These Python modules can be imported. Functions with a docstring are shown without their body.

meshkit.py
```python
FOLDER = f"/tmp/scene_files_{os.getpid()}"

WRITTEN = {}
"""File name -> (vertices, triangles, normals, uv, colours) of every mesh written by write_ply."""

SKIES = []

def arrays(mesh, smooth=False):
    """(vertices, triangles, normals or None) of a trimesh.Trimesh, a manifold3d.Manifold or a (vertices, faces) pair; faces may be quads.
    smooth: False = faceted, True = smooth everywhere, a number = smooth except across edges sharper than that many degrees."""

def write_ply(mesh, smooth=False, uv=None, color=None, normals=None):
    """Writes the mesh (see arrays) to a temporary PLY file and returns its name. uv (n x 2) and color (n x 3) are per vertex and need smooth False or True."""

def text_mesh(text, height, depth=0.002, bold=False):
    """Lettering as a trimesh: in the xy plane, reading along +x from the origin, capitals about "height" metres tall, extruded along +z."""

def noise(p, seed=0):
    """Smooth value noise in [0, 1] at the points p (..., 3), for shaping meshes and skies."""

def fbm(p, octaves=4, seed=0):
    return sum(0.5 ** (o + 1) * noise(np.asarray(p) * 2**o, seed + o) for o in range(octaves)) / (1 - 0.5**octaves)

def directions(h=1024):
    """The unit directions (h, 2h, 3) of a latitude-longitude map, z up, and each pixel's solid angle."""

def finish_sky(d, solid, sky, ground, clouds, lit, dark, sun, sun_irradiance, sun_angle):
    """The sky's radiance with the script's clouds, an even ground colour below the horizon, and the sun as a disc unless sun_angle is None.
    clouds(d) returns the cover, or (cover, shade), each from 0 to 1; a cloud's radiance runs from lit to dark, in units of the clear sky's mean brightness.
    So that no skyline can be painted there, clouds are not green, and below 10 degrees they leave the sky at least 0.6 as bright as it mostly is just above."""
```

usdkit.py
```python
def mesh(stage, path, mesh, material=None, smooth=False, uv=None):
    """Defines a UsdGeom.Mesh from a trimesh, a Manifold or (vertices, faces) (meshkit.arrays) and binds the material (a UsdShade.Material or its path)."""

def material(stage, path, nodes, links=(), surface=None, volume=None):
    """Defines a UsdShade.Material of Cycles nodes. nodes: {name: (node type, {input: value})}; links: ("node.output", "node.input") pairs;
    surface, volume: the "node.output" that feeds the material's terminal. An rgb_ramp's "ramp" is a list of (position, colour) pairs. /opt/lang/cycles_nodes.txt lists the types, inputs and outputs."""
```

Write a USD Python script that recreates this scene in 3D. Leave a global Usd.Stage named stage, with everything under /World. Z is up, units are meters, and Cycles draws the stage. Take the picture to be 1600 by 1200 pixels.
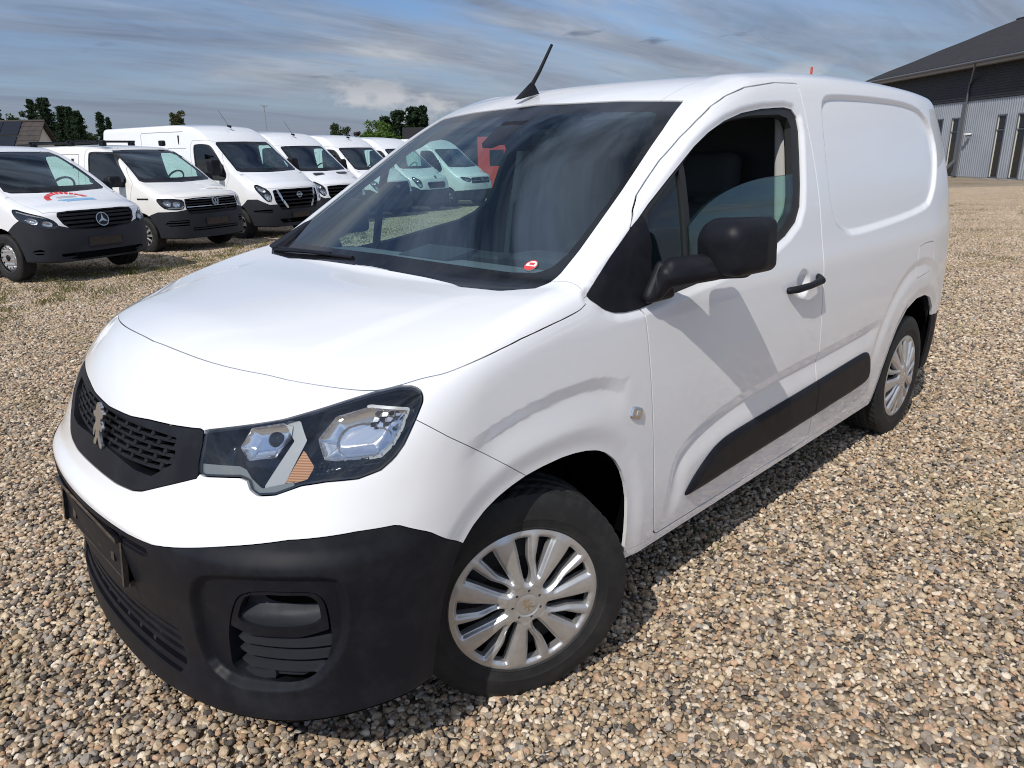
import math, random
import numpy as np, trimesh, shapely.geometry as sg, manifold3d as m3
from scipy.interpolate import CubicSpline, PchipInterpolator
from pxr import Usd, UsdGeom, UsdLux, UsdShade, Gf, Sdf, Vt
import usdkit, meshkit

HRES = .0145
# ------------------------------------------------------------------ camera, sky, sun, exposure
stage = Usd.Stage.CreateInMemory()
UsdGeom.SetStageUpAxis(stage, "Z"); UsdGeom.SetStageMetersPerUnit(stage, 1.0)
UsdGeom.Xform.Define(stage, "/World"); UsdGeom.Scope.Define(stage, "/World/Looks")
EYE = np.array([1.3247, 2.1037, 1.5125]); YAW, PITCH, ROLL = 3.9410, -0.3082, -0.0243
FPX = 1135.6
fw = np.array([math.cos(YAW)*math.cos(PITCH), math.sin(YAW)*math.cos(PITCH), math.sin(PITCH)])
r0 = np.cross(fw, [0, 0, 1]); r0 /= np.linalg.norm(r0); u0 = np.cross(r0, fw)
rt = math.cos(ROLL)*r0 + math.sin(ROLL)*u0; up = -math.sin(ROLL)*r0 + math.cos(ROLL)*u0
cam = UsdGeom.Camera.Define(stage, "/World/camera")
M = Gf.Matrix4d(1.0)
for i, row in enumerate((rt, up, -fw, EYE)):
    M.SetRow(i, Gf.Vec4d(*map(float, row), 1.0 if i == 3 else 0.0))
cam.AddTransformOp().Set(M)
cam.CreateHorizontalApertureAttr(36.0); cam.CreateFocalLengthAttr(36.0*FPX/1600); cam.CreateVerticalApertureAttr(27.0)
cam.CreateClippingRangeAttr(Gf.Vec2f(0.05, 5000)); cam.CreateExposureAttr(EXPOSURE := 0.0)
SUN = np.array([.87, .26, 1.0]); SUN /= np.linalg.norm(SUN)
ELEV, ROT = math.asin(SUN[2]), math.atan2(SUN[0], SUN[1])
sun = UsdLux.DistantLight.Define(stage, "/World/sun")
sun.CreateIntensityAttr(0.95); sun.CreateAngleAttr(0.53); sun.CreateColorAttr(Gf.Vec3f(1.0, .955, .89)); sun.GetPrim().CreateAttribute("inputs:normalize", Sdf.ValueTypeNames.Bool).Set(True)
z_ = SUN; x_ = np.cross([0, 0, 1], z_); x_ /= np.linalg.norm(x_); y_ = np.cross(z_, x_)
Ms = Gf.Matrix4d(1.0)
for i, row in enumerate((x_, y_, z_, (0, 0, 30))):
    Ms.SetRow(i, Gf.Vec4d(*map(float, row), 1.0 if i == 3 else 0.0))
sun.AddTransformOp().Set(Ms)
dome = UsdLux.DomeLight.Define(stage, "/World/sky"); dome.CreateIntensityAttr(1.0)
SKY_STRENGTH = 0.105; CLX, CLY = 7.0, 9.0
skymat = usdkit.material(stage, "/World/Looks/sky", {
    "tc": ("texture_coordinate", {}),
    "sky": ("sky_texture", {"sky_type": "single_scattering", "sun_disc": False, "sun_elevation": ELEV, "sun_rotation": ROT, "altitude": 50.0, "air_density": 1.0, "aerosol_density": 0.35, "ozone_density": 3.0}),
    "tint": ("mix", {"mix_type": "multiply", "fac": 1.0, "color2": (.74, .84, 1.0)}),
    "sep": ("separate_xyz", {}), "zc": ("math", {"math_type": "maximum", "value2": 0.0}), "za": ("math", {"math_type": "add", "value2": 0.11}),
    "dx": ("math", {"math_type": "divide"}), "dy": ("math", {"math_type": "divide"}), "cb": ("combine_xyz", {"z": 3.7}),
    # a high veil in streaks, seen on a flat layer: cover and its own light and dark
    "map1": ("mapping", {"rotation": (0, 0, 0.95), "scale": (0.34, 1.25, 1.0), "location": (CLX, 2.3, 0)}),
    "n1": ("noise_texture", {"scale": 0.9, "detail": 10.0, "roughness": 0.60, "distortion": 0.9}),
    "r1": ("rgb_ramp", {"ramp": [(0.34, (.05, .05, .05)), (0.46, (.45, .45, .45)), (0.58, (.85, .85, .85)), (0.72, (1, 1, 1))]}),
    "map2": ("mapping", {"rotation": (0, 0, 0.75), "scale": (0.22, 0.60, 1.0), "location": (4.0, CLY, 0)}),
    "n4": ("noise_texture", {"scale": 1.3, "detail": 8.0, "roughness": .58, "distortion": .7}),
    "r4": ("rgb_ramp", {"ramp": [(.30, (1.7, 2.2, 3.2)), (.44, (2.3, 2.75, 3.6)), (.54, (3.2, 3.5, 4.1)), (.65, (4.8, 4.95, 5.2)), (.78, (6.0, 6.0, 6.1))]}),
    "hz": ("rgb_ramp", {"ramp": [(0, (.95, .95, .95)), (.035, (.85, .85, .85)), (.08, (.45, .45, .45)), (.16, (.08, .08, .08)), (.22, (0, 0, 0))]}), "low": ("mix", {"color2": (2.25, 2.6, 3.35)}), "n6": ("noise_texture", {"scale": 3.6, "detail": 7.0, "roughness": .6, "distortion": 1.2}), "f6": ("map_range", {"from_min": .32, "from_max": .68, "to_min": .80, "to_max": 1.22, "clamp": True}), "sg6": ("math", {"math_type": "multiply"}), "map7": ("mapping", {"rotation": (0, 0, .5), "scale": (1.6, 4.6, 1.0)}), "n7": ("noise_texture", {"scale": 1.0, "detail": 6.0, "roughness": .58, "distortion": .8}), "f7": ("map_range", {"from_min": .36, "from_max": .64, "to_min": .22, "to_max": 1.75, "clamp": True}), "w7": ("map_range", {"range_type": "smoothstep", "from_min": .38, "from_max": .62, "to_min": 0.0, "to_max": 1.0}), "x7": ("mix_float", {"a": 1.0}), "sg7": ("math", {"math_type": "multiply"}),
    "sd": ("vector_math", {"math_type": "dot_product", "vector2": tuple(SUN)}), "sg": ("map_range", {"range_type": "smoothstep", "from_min": -.25, "from_max": 1.0, "to_min": 1.0, "to_max": 2.4}), "cg": ("combine_color", {}), "vm": ("mix", {"mix_type": "multiply", "fac": 1.0}),
    "veil": ("mix", {}),
    # a few small low dark scraps and some bright heaps near the horizon
    "map3": ("mapping", {"scale": (1.0, 1.0, 5.0), "location": (2.1, 0.4, 0.0)}), "n3": ("noise_texture", {"scale": 5.2, "detail": 5.0, "roughness": 0.55}), "r3": ("rgb_ramp", {"ramp": [(0.64, (0, 0, 0)), (0.70, (.75, .75, .75))]}),
    "lowz": ("rgb_ramp", {"ramp": [(0, (1, 1, 1)), (.16, (1, 1, 1)), (.26, (0, 0, 0))]}), "cf": ("math", {"math_type": "multiply"}), "cum": ("mix", {"color2": (1.25, 1.65, 2.5)}),
    "map5": ("mapping", {"scale": (1.0, 1.0, 2.2), "location": (5.1, 3.7, 0.2)}), "n5": ("noise_texture", {"scale": 4.2, "detail": 8.0, "roughness": 0.6}), "r5": ("rgb_ramp", {"ramp": [(0.585, (0, 0, 0)), (0.65, (.8, .8, .8))]}),
    "lowz2": ("rgb_ramp", {"ramp": [(0, (0, 0, 0)), (.03, (.8, .8, .8)), (.07, (1, 1, 1)), (.105, (0, 0, 0))]}), "cf2": ("math", {"math_type": "multiply"}), "heap": ("mix", {"color2": (5.6, 5.7, 5.9)}),
    "bg": ("background_shader", {"strength": SKY_STRENGTH}),
}, [("tc.generated", "sep.vector"), ("sep.z", "zc.value1"), ("zc.value", "za.value1"), ("sep.x", "dx.value1"), ("za.value", "dx.value2"), ("sep.y", "dy.value1"), ("za.value", "dy.value2"), ("dx.value", "cb.x"), ("dy.value", "cb.y"),
    ("cb.vector", "map1.vector"), ("map1.vector", "n1.vector"), ("n1.fac", "r1.fac"), ("cb.vector", "map2.vector"), ("map2.vector", "n4.vector"), ("n4.fac", "r4.fac"), ("sky.color", "tint.color1"), ("tint.color", "veil.color1"),
    ("r1.color", "veil.fac"), ("sep.z", "hz.fac"), ("hz.color", "low.fac"), ("tc.generated", "sd.vector1"), ("sd.value", "sg.value"), ("map1.vector", "n6.vector"), ("n6.fac", "f6.value"), ("f6.result", "sg6.value1"), ("sg.result", "sg6.value2"), ("cb.vector", "map7.vector"), ("map7.vector", "n7.vector"), ("n7.fac", "f7.value"), ("sep.z", "w7.value"), ("w7.result", "x7.fac"), ("f7.result", "x7.b"), ("sg6.value", "sg7.value1"), ("x7.result", "sg7.value2"), ("sg7.value", "cg.r"), ("sg7.value", "cg.g"), ("sg7.value", "cg.b"),
    ("r4.color", "vm.color1"), ("cg.color", "vm.color2"), ("vm.color", "veil.color2"), ("tc.generated", "map3.vector"), ("map3.vector", "n3.vector"), ("n3.fac", "r3.fac"), ("sep.z", "lowz.fac"), ("r3.color", "cf.value1"), ("lowz.color", "cf.value2"),
    ("veil.color", "low.color1"), ("low.color", "heap.color1"), ("tc.generated", "map5.vector"), ("map5.vector", "n5.vector"), ("n5.fac", "r5.fac"), ("sep.z", "lowz2.fac"), ("r5.color", "cf2.value1"), ("lowz2.color", "cf2.value2"), ("cf2.value", "heap.fac"),
    ("heap.color", "cum.color1"), ("cf.value", "cum.fac"), ("cum.color", "bg.color")], surface="bg.background")
UsdShade.MaterialBindingAPI.Apply(dome.GetPrim()).Bind(skymat)
dome.GetPrim().SetCustomDataByKey("kind", "structure")

# ------------------------------------------------------------------ helpers: naming, parts
RNG = np.random.default_rng(7)
used = {}
def fresh(parent, name):
    base = f"{parent}/{name}"; n = used.get(base, 0); used[base] = n + 1
    return base if n == 0 else f"{base}_{n:03d}"
def tag(prim, label=None, cat=None, group=None, kind=None):
    for k, v in (("label", label), ("category", cat), ("group", group), ("kind", kind)):
        if v: prim.SetCustomDataByKey(k, v)
    return prim
def thing(name, label=None, cat=None, loc=(0, 0, 0), rz=0.0, group=None, kind=None):
    x = UsdGeom.Xform.Define(stage, fresh("/World", name)); x.AddTranslateOp().Set(Gf.Vec3d(*map(float, loc))); x.AddRotateZOp().Set(math.degrees(rz))
    tag(x.GetPrim(), label, cat, group, kind); return str(x.GetPath())
def put(parent, name, V, F, mat, N=None, label=None, smooth=None, kind=None, rnd=None):
    path = fresh(parent, name)
    if N is None:
        m = usdkit.mesh(stage, path, (np.asarray(V, float), np.asarray(F, int)), MATS[mat], smooth=smooth if smooth is not None else False)
    else:
        m = UsdGeom.Mesh.Define(stage, path)
        m.CreatePointsAttr(Vt.Vec3fArray.FromNumpy(np.asarray(V, np.float32))); F = np.asarray(F, np.int32)
        m.CreateFaceVertexCountsAttr(Vt.IntArray.FromNumpy(np.full(len(F), 3, np.int32))); m.CreateFaceVertexIndicesAttr(Vt.IntArray.FromNumpy(F.ravel()))
        m.CreateSubdivisionSchemeAttr("none"); m.CreateNormalsAttr(Vt.Vec3fArray.FromNumpy(np.asarray(N, np.float32))); m.SetNormalsInterpolation("vertex")
        UsdShade.MaterialBindingAPI.Apply(m.GetPrim()).Bind(MATS[mat])
    if rnd is not None: UsdGeom.PrimvarsAPI(m).CreatePrimvar("rnd", Sdf.ValueTypeNames.FloatArray, "vertex").Set(Vt.FloatArray.FromNumpy(np.asarray(rnd, np.float32)))
    if label or kind: tag(m.GetPrim(), label, kind=kind)
    return path
def put_tm(parent, name, tm, mat, smooth=30, **k): return put(parent, name, tm.vertices, tm.faces, mat, smooth=smooth, **k)
def cat_(*ms): return trimesh.util.concatenate([m for m in ms if m is not None])
def box(sx, sy, sz, at=(0, 0, 0), rz=0.0, rx=0.0, ry=0.0):
    m = trimesh.creation.box((sx, sy, sz))
    for a, ax in ((rx, (1, 0, 0)), (ry, (0, 1, 0)), (rz, (0, 0, 1))):
        if a: m.apply_transform(trimesh.transformations.rotation_matrix(a, ax))
    m.apply_translation(at); return m
def rbox(sx, sy, sz, r, at=(0, 0, 0), rz=0.0, rx=0.0, ry=0.0, n=3):
    """rounded box: hull of eight small spheres"""
    s = trimesh.creation.uv_sphere(r, count=[2*n, 4*n]).vertices
    pts = np.concatenate([s+np.array([a*(sx/2-r), b*(sy/2-r), c*(sz/2-r)]) for a in (-1, 1) for b in (-1, 1) for c in (-1, 1)])
    m = trimesh.convex.convex_hull(pts)
    for a, ax in ((rx, (1, 0, 0)), (ry, (0, 1, 0)), (rz, (0, 0, 1))):
        if a: m.apply_transform(trimesh.transformations.rotation_matrix(a, ax))
    m.apply_translation(at); return m
def tube(pts, rad, sides=8, cap=True):
    p = np.asarray(pts, float); rad = np.broadcast_to(rad, (len(p),)).astype(float)
    t = np.gradient(p, axis=0); t /= np.linalg.norm(t, axis=1, keepdims=True)+1e-12
    ref = np.array([0, 0, 1.0]) if abs(t[:, 2]).mean() < .8 else np.array([1.0, 0, 0])
    a = np.cross(t, ref); a /= np.linalg.norm(a, axis=1, keepdims=True)+1e-12; b = np.cross(t, a)
    an = np.arange(sides)*2*np.pi/sides
    v = p[:, None]+rad[:, None, None]*(np.cos(an)[None, :, None]*a[:, None]+np.sin(an)[None, :, None]*b[:, None])
    v = v.reshape(-1, 3); i, j = np.meshgrid(np.arange(len(p)-1), np.arange(sides), indexing="ij"); i, j = i.ravel(), j.ravel()
    k = (j+1) % sides
    f = np.concatenate([np.stack([i*sides+j, (i+1)*sides+j, (i+1)*sides+k], 1), np.stack([i*sides+j, (i+1)*sides+k, i*sides+k], 1)])
    if cap:
        n = len(v); v = np.vstack([v, p[0], p[-1]]); q = np.arange(sides); q2 = (q+1) % sides; e = (len(p)-1)*sides
        f = np.vstack([f, np.stack([np.full(sides, n), q, q2], 1), np.stack([np.full(sides, n+1), e+q2, e+q], 1)])
    return trimesh.Trimesh(v, f, process=False)
def lathe(prof, n=64, axis="y"):
    """profile (radius, offset along axis) revolved about the axis"""
    pr = np.asarray(prof, float); a = np.arange(n)*2*np.pi/n
    v = np.stack([pr[:, None, 0]*np.cos(a), np.broadcast_to(pr[:, None, 1], (len(pr), n)), pr[:, None, 0]*np.sin(a)], -1).reshape(-1, 3)
    i, j = np.meshgrid(np.arange(len(pr)-1), np.arange(n), indexing="ij"); i, j = i.ravel(), j.ravel(); k = (j+1) % n
    f = np.concatenate([np.stack([i*n+j, i*n+k, (i+1)*n+k], 1), np.stack([i*n+j, (i+1)*n+k, (i+1)*n+j], 1)])
    m = trimesh.Trimesh(v, f, process=False)
    if axis == "z": m.apply_transform(trimesh.transformations.rotation_matrix(np.pi/2, (1, 0, 0)))
    return m
def prism(poly, h, at=(0, 0, 0)):
    """polygon in the x-z plane extruded along y from 0 to h"""
    m = trimesh.creation.extrude_polygon(sg.Polygon(poly).buffer(0), h, engine="earcut")
    v = m.vertices.copy(); m.vertices = np.stack([v[:, 0], v[:, 2], v[:, 1]], 1); m.invert(); m.apply_translation(at); return m
def mirror_y(m):
    m = m.copy(); m.vertices = m.vertices*[1, -1, 1]; m.invert(); return m

# ------------------------------------------------------------------ materials
MATS = {}
def mat(name, nodes, links, surface="p.BSDF"):
    MATS[name] = usdkit.material(stage, f"/World/Looks/{name}", nodes, links, surface=surface); return name
def paint(name, col, dirt=.38, rough=.32):
    mat(name, {"g": ("geometry", {}), "n": ("noise_texture", {"scale": 3.0, "detail": 7.0, "roughness": .65}),
               "r": ("rgb_ramp", {"ramp": [(.35, (0, 0, 0)), (.75, (1, 1, 1))]}), "s": ("separate_xyz", {}),
               "zr": ("map_range", {"from_min": .15, "from_max": .95, "to_min": 1.0, "to_max": 0.06, "clamp": True}), "mm": ("math", {"math_type": "multiply"}),
               "m2": ("math", {"math_type": "multiply", "value2": dirt}),
               "c": ("mix", {"color1": col, "color2": (.36, .31, .25)}),
               "rr": ("map_range", {"from_min": 0, "from_max": .3, "to_min": rough, "to_max": rough+.25}),
               "p": ("principled_bsdf", {"roughness": rough, "coat_weight": 1.0, "coat_roughness": .035, "specular_ior_level": .5})},
        [("g.position", "n.vector"), ("n.fac", "r.fac"), ("g.position", "s.vector"), ("s.z", "zr.value"), ("r.color", "mm.value1"), ("zr.result", "mm.value2"), ("mm.value", "m2.value1"),
         ("m2.value", "c.fac"), ("c.color", "p.base_color"), ("m2.value", "rr.value"), ("rr.result", "p.roughness")])
paint("white_paint", (.80, .805, .81)); paint("cream_paint", (.80, .785, .745)); paint("red_paint", (.62, .06, .03))
def plastic(name, col, rough, bump=.15, scale=900., wear=(.11, .11, .115), wf=.12, spec=.45):
    mat(name, {"tc": ("texture_coordinate", {}), "n": ("noise_texture", {"scale": scale, "detail": 2.0}), "b": ("bump", {"strength": bump, "distance": .001}),
               "n2": ("noise_texture", {"scale": 9.0, "detail": 8.0, "roughness": .7}), "r": ("rgb_ramp", {"ramp": [(.45, (0, 0, 0)), (.75, (wf, wf, wf))]}),
               "c": ("mix", {"color1": col, "color2": wear}), "rr": ("map_range", {"from_min": .3, "from_max": .7, "to_min": rough-.05, "to_max": rough+.09}),
               "p": ("principled_bsdf", {"specular_ior_level": spec})},
        [("tc.object", "n.vector"), ("n.fac", "b.height"), ("b.normal", "p.normal"), ("tc.object", "n2.vector"), ("n2.fac", "r.fac"), ("r.color", "c.fac"), ("c.color", "p.base_color"),
         ("n2.fac", "rr.value"), ("rr.result", "p.roughness")])
plastic("black_plastic", (.0085, .009, .0125), .46, bump=.22, wear=(.055, .055, .058), wf=.22, spec=.16); plastic("grey_plastic", (.024, .026, .032), .48, wear=(.04, .04, .043), spec=.18); plastic("dark_interior", (.018, .019, .021), .65)
plastic("grey_interior", (.16, .165, .175), .7); plastic("seat_fabric", (.035, .036, .04), .9, bump=.6, scale=600.)
plastic("rubber", (.017, .017, .0175), .62, bump=.3, scale=300., wear=(.06, .056, .05), wf=.5, spec=.25)
plastic("gloss_black", (.006, .006, .007), .08, bump=0.0); plastic("pillar_trim", (.42, .41, .39), .75)
mat("liner", {"p": ("principled_bsdf", {"base_color": (.0025, .0025, .0028), "roughness": .9, "specular_ior_level": .03})}, [])
mat("silver", {"tc": ("texture_coordinate", {}), "n": ("noise_texture", {"scale": 14., "detail": 8., "roughness": .7}), "r": ("rgb_ramp", {"ramp": [(.35, (.62, .62, .615)), (.72, (.47, .45, .42))]}),
               "p": ("principled_bsdf", {"metallic": .75, "roughness": .33})}, [("tc.object", "n.vector"), ("n.fac", "r.fac"), ("r.color", "p.base_color")])
mat("steel_wheel", {"p": ("principled_bsdf", {"base_color": (.016, .016, .017), "roughness": .7})}, [])
mat("chrome", {"p": ("principled_bsdf", {"base_color": (.80, .79, .77), "metallic": 1.0, "roughness": .10})}, [])
mat("satin_chrome", {"p": ("principled_bsdf", {"base_color": (.66, .66, .66), "metallic": 1.0, "roughness": .24})}, [])
mat("drl", {"p": ("principled_bsdf", {"base_color": (.36, .37, .36), "roughness": .18, "coat_weight": .6})}, [])
mat("amber", {"tc": ("texture_coordinate", {}), "w": ("wave_texture", {"scale": 60., "bands_direction": "z"}), "c": ("mix", {"color1": (.30, .12, .035), "color2": (.52, .29, .13)}), "p": ("principled_bsdf", {"roughness": .2, "coat_weight": .5})},
    [("tc.object", "w.vector"), ("w.fac", "c.fac"), ("c.color", "p.base_color")])
mat("red_lamp", {"p": ("principled_bsdf", {"base_color": (.35, .01, .01), "roughness": .1})}, [])
def glass(name, tint, base=.07, gain=.9, gl=(1, 1, 1)):
    # Schlick from the angle alone, so that a pane seen from inside is as clear as from outside
    mat(name, {"lw": ("layer_weight", {"blend": .5}), "pw": ("math", {"math_type": "power", "value2": 5.0}), "m": ("math", {"math_type": "multiply_add", "value2": gain, "value3": base, "use_clamp": True}), "t": ("transparent_bsdf", {"color": tint}), "g": ("glossy_bsdf", {"color": gl, "roughness": .0}), "x": ("mix_closure", {})},
        [("lw.facing", "pw.value1"), ("pw.value", "m.value1"), ("m.value", "x.fac"), ("t.BSDF", "x.closure1"), ("g.BSDF", "x.closure2")], surface="x.closure")
glass("window_glass", (.68, .85, .85), .14, gl=(.86, .95, 1.0)); glass("lamp_glass", (.93, .94, .95), .06); glass("side_glass", (.66, .84, .77), .075)
mat("dark_glass", {"p": ("principled_bsdf", {"base_color": (.012, .014, .015), "roughness": .03, "specular_ior_level": .6})}, [])
def flat(name, col, rough=.6, **k): mat(name, {"p": ("principled_bsdf", {"base_color": col, "roughness": rough, **k})}, [])
flat("print_red", (.60, .05, .05)); flat("print_white", (.8, .8, .8)); flat("print_blue", (.22, .42, .62)); flat("print_grey", (.45, .46, .47)); flat("metal_grey", (.30, .31, .32), .45, metallic=.3)
flat("seal", (.012, .012, .013), .55)
flat("lamp_grey", (.16, .175, .17), .25)

# ------------------------------------------------------------------ implicit body shells
def smax(a, b, k):
    h = np.clip(.5+.5*(a-b)/k, 0, 1); return b+(a-b)*h+k*h*(1-h)
def smin(a, b, k): return -smax(-a, -b, k)
def sstep(a, b, x):
    t = np.clip((x-a)/(b-a), 0, 1); return t*t*(3-2*t)
def curve(pairs, kind=PchipInterpolator):
    a = np.array(sorted(pairs), float); return kind(a[:, 0], a[:, 1])
def seg_dist(P, L, far=.09):
    """distance of points (n,2) to the open polyline L; beyond FAR outside its bounding box only a lower bound"""
    L = np.asarray(L, float); P = np.asarray(P, float); lo, hi = L.min(0), L.max(0); out = np.linalg.norm(np.maximum(np.maximum(lo-P, P-hi), 0), axis=1)
    k = np.nonzero(out < far)[0]; x, y = P[k, 0], P[k, 1]; best = np.full(len(k), 1e9)
    for (ax, ay), (bx, by) in zip(L[:-1], L[1:]):
        dx, dy = bx-ax, by-ay; ux, uy = x-ax, y-ay; t = np.clip((ux*dx+uy*dy)/(dx*dx+dy*dy+1e-12), 0, 1); ux -= t*dx; uy -= t*dy; np.minimum(best, ux*ux+uy*uy, out=best)
    out[k] = np.sqrt(best); return out
def poly_sd(P, L):
    """signed distance to the closed polygon L, negative inside"""
    L = np.asarray(L, float); d = seg_dist(P, np.vstack([L, L[:1]])); lo, hi = L.min(0), L.max(0); k = np.nonzero(((P >= lo) & (P <= hi)).all(1))[0]; x, y = P[k, 0], P[k, 1]; inside = np.zeros(len(k), bool)
    for (x0, y0), (x1, y1) in zip(L, np.roll(L, -1, 0)):
        if y0 == y1: continue
        inside ^= ((y0 > y) != (y1 > y)) & (x < (x1-x0)*(y-y0)/(y1-y0)+x0)
    d[k] = np.where(inside, -d[k], d[k]); return d
def soft(L, n=4, closed=True):
    """Chaikin corner cutting"""
    L = np.asarray(L, float)
    for _ in range(n):
        B = np.roll(L, -1, 0) if closed else L[1:]; A = L if closed else L[:-1]
        Q = np.stack([.75*A+.25*B, .25*A+.75*B], 1).reshape(-1, 2); L = Q if closed else np.vstack([L[:1], Q, L[-1:]])
    return L
def table(fn, lo, hi, h):
    """samples a slow function of (x,z) on a grid; returns a fast bilinear look-up"""
    X = np.arange(lo[0], hi[0]+h, h); Z = np.arange(lo[1], hi[1]+h, h); g = np.stack(np.meshgrid(X, Z, indexing="ij"), -1)
    T = fn(g.reshape(-1, 2)).reshape(len(X), len(Z))
    from scipy.ndimage import map_coordinates, spline_filter
    S = spline_filter(T, order=3)
    def look(x, z):
        return map_coordinates(S, [np.ravel((x-lo[0])/h), np.ravel((z-lo[1])/h)], order=3, prefilter=False, mode="nearest").reshape(np.shape(x))
    return look
def grad(f, p, e=1.5e-3):
    g = np.zeros_like(p)
    for k in range(3):
        d = np.zeros(3); d[k] = e; g[..., k] = (f(p+d)-f(p-d))/(2*e)
    return g
def project(f, V, n=3):
    V = V.copy()
    for _ in range(n):
        g = grad(f, V); V -= np.clip(f(V), -.01, .01)[:, None]*g/np.maximum((g*g).sum(-1, keepdims=True), .05)
    return V
def nets(f, lo, hi, h):
    """naive surface nets of f = 0, symmetric in y"""
    nx, nz = int((hi[0]-lo[0])/h)+1, int((hi[2]-lo[2])/h)+1; ny = int(hi[1]/h)+1
    X = lo[0]+h*np.arange(nx); Y = h*(np.arange(ny)+.5); Z = lo[2]+h*np.arange(nz); F = np.empty((nx, ny, nz), np.float32)
    for i in range(0, nx, 16): F[i:i+16] = f(np.stack(np.meshgrid(X[i:i+16], Y, Z, indexing="ij"), -1))
    F = np.concatenate([F[:, ::-1], F], 1); Y = np.concatenate([-Y[::-1], Y]); ny = len(Y); S = F < 0
    c = np.zeros((nx-1, ny-1, nz-1), np.int8)
    for a in (0, 1):
        for b in (0, 1):
            for d in (0, 1): c += S[a:nx-1+a, b:ny-1+b, d:nz-1+d]
    act = (c > 0) & (c < 8); idx = -np.ones(act.shape, int); idx[act] = np.arange(act.sum()); ii = np.argwhere(act)
    acc = np.zeros((len(ii), 3)); cnt = np.zeros(len(ii))
    for ax in range(3):
        o = [0, 1, 2]; o.remove(ax)
        for a in (0, 1):
            for b in (0, 1):
                j = ii.copy(); j[:, o[0]] += a; j[:, o[1]] += b; k = j.copy(); k[:, ax] += 1
                f0 = F[tuple(j.T)]; f1 = F[tuple(k.T)]; m = (f0 < 0) != (f1 < 0); t = np.where(m, f0/np.where(m, f0-f1, 1), 0)
                q = j.astype(float); q[:, ax] += t; acc[m] += q[m]; cnt[m] += 1
    V = acc/cnt[:, None]; V = np.stack([lo[0]+h*V[:, 0], Y[0]+h*V[:, 1], lo[2]+h*V[:, 2]], 1); Q = []
    for ax in range(3):
        o = [(1, 2), (2, 0), (0, 1)][ax]; A = np.take(S, range(S.shape[ax]-1), ax); B = np.take(S, range(1, S.shape[ax]), ax); e = np.argwhere(A != B)
        e = e[(e[:, o[0]] > 0) & (e[:, o[1]] > 0) & (e[:, o[0]] < S.shape[o[0]]-1) & (e[:, o[1]] < S.shape[o[1]]-1)]; s = A[tuple(e.T)]
        def at(a, b):
            j = e.copy(); j[:, o[0]] -= a; j[:, o[1]] -= b; return idx[tuple(j.T)]
        q = np.stack([at(1, 1), at(0, 1), at(0, 0), at(1, 0)], 1); q[~s] = q[~s][:, ::-1]; Q.append(q)
    Q = np.concatenate(Q); V = project(f, V)
    m = (np.linalg.norm(V[Q[:, 0]]-V[Q[:, 2]], axis=1) < np.linalg.norm(V[Q[:, 1]]-V[Q[:, 3]], axis=1))[:, None]
    return V, np.concatenate([np.where(m, Q[:, [0, 1, 2]], Q[:, [0, 1, 3]]), np.where(m, Q[:, [0, 2, 3]], Q[:, [1, 2, 3]])])
def compact(V, F):
    u, inv = np.unique(F, return_inverse=True); return V[u], inv.reshape(-1, 3)
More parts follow.
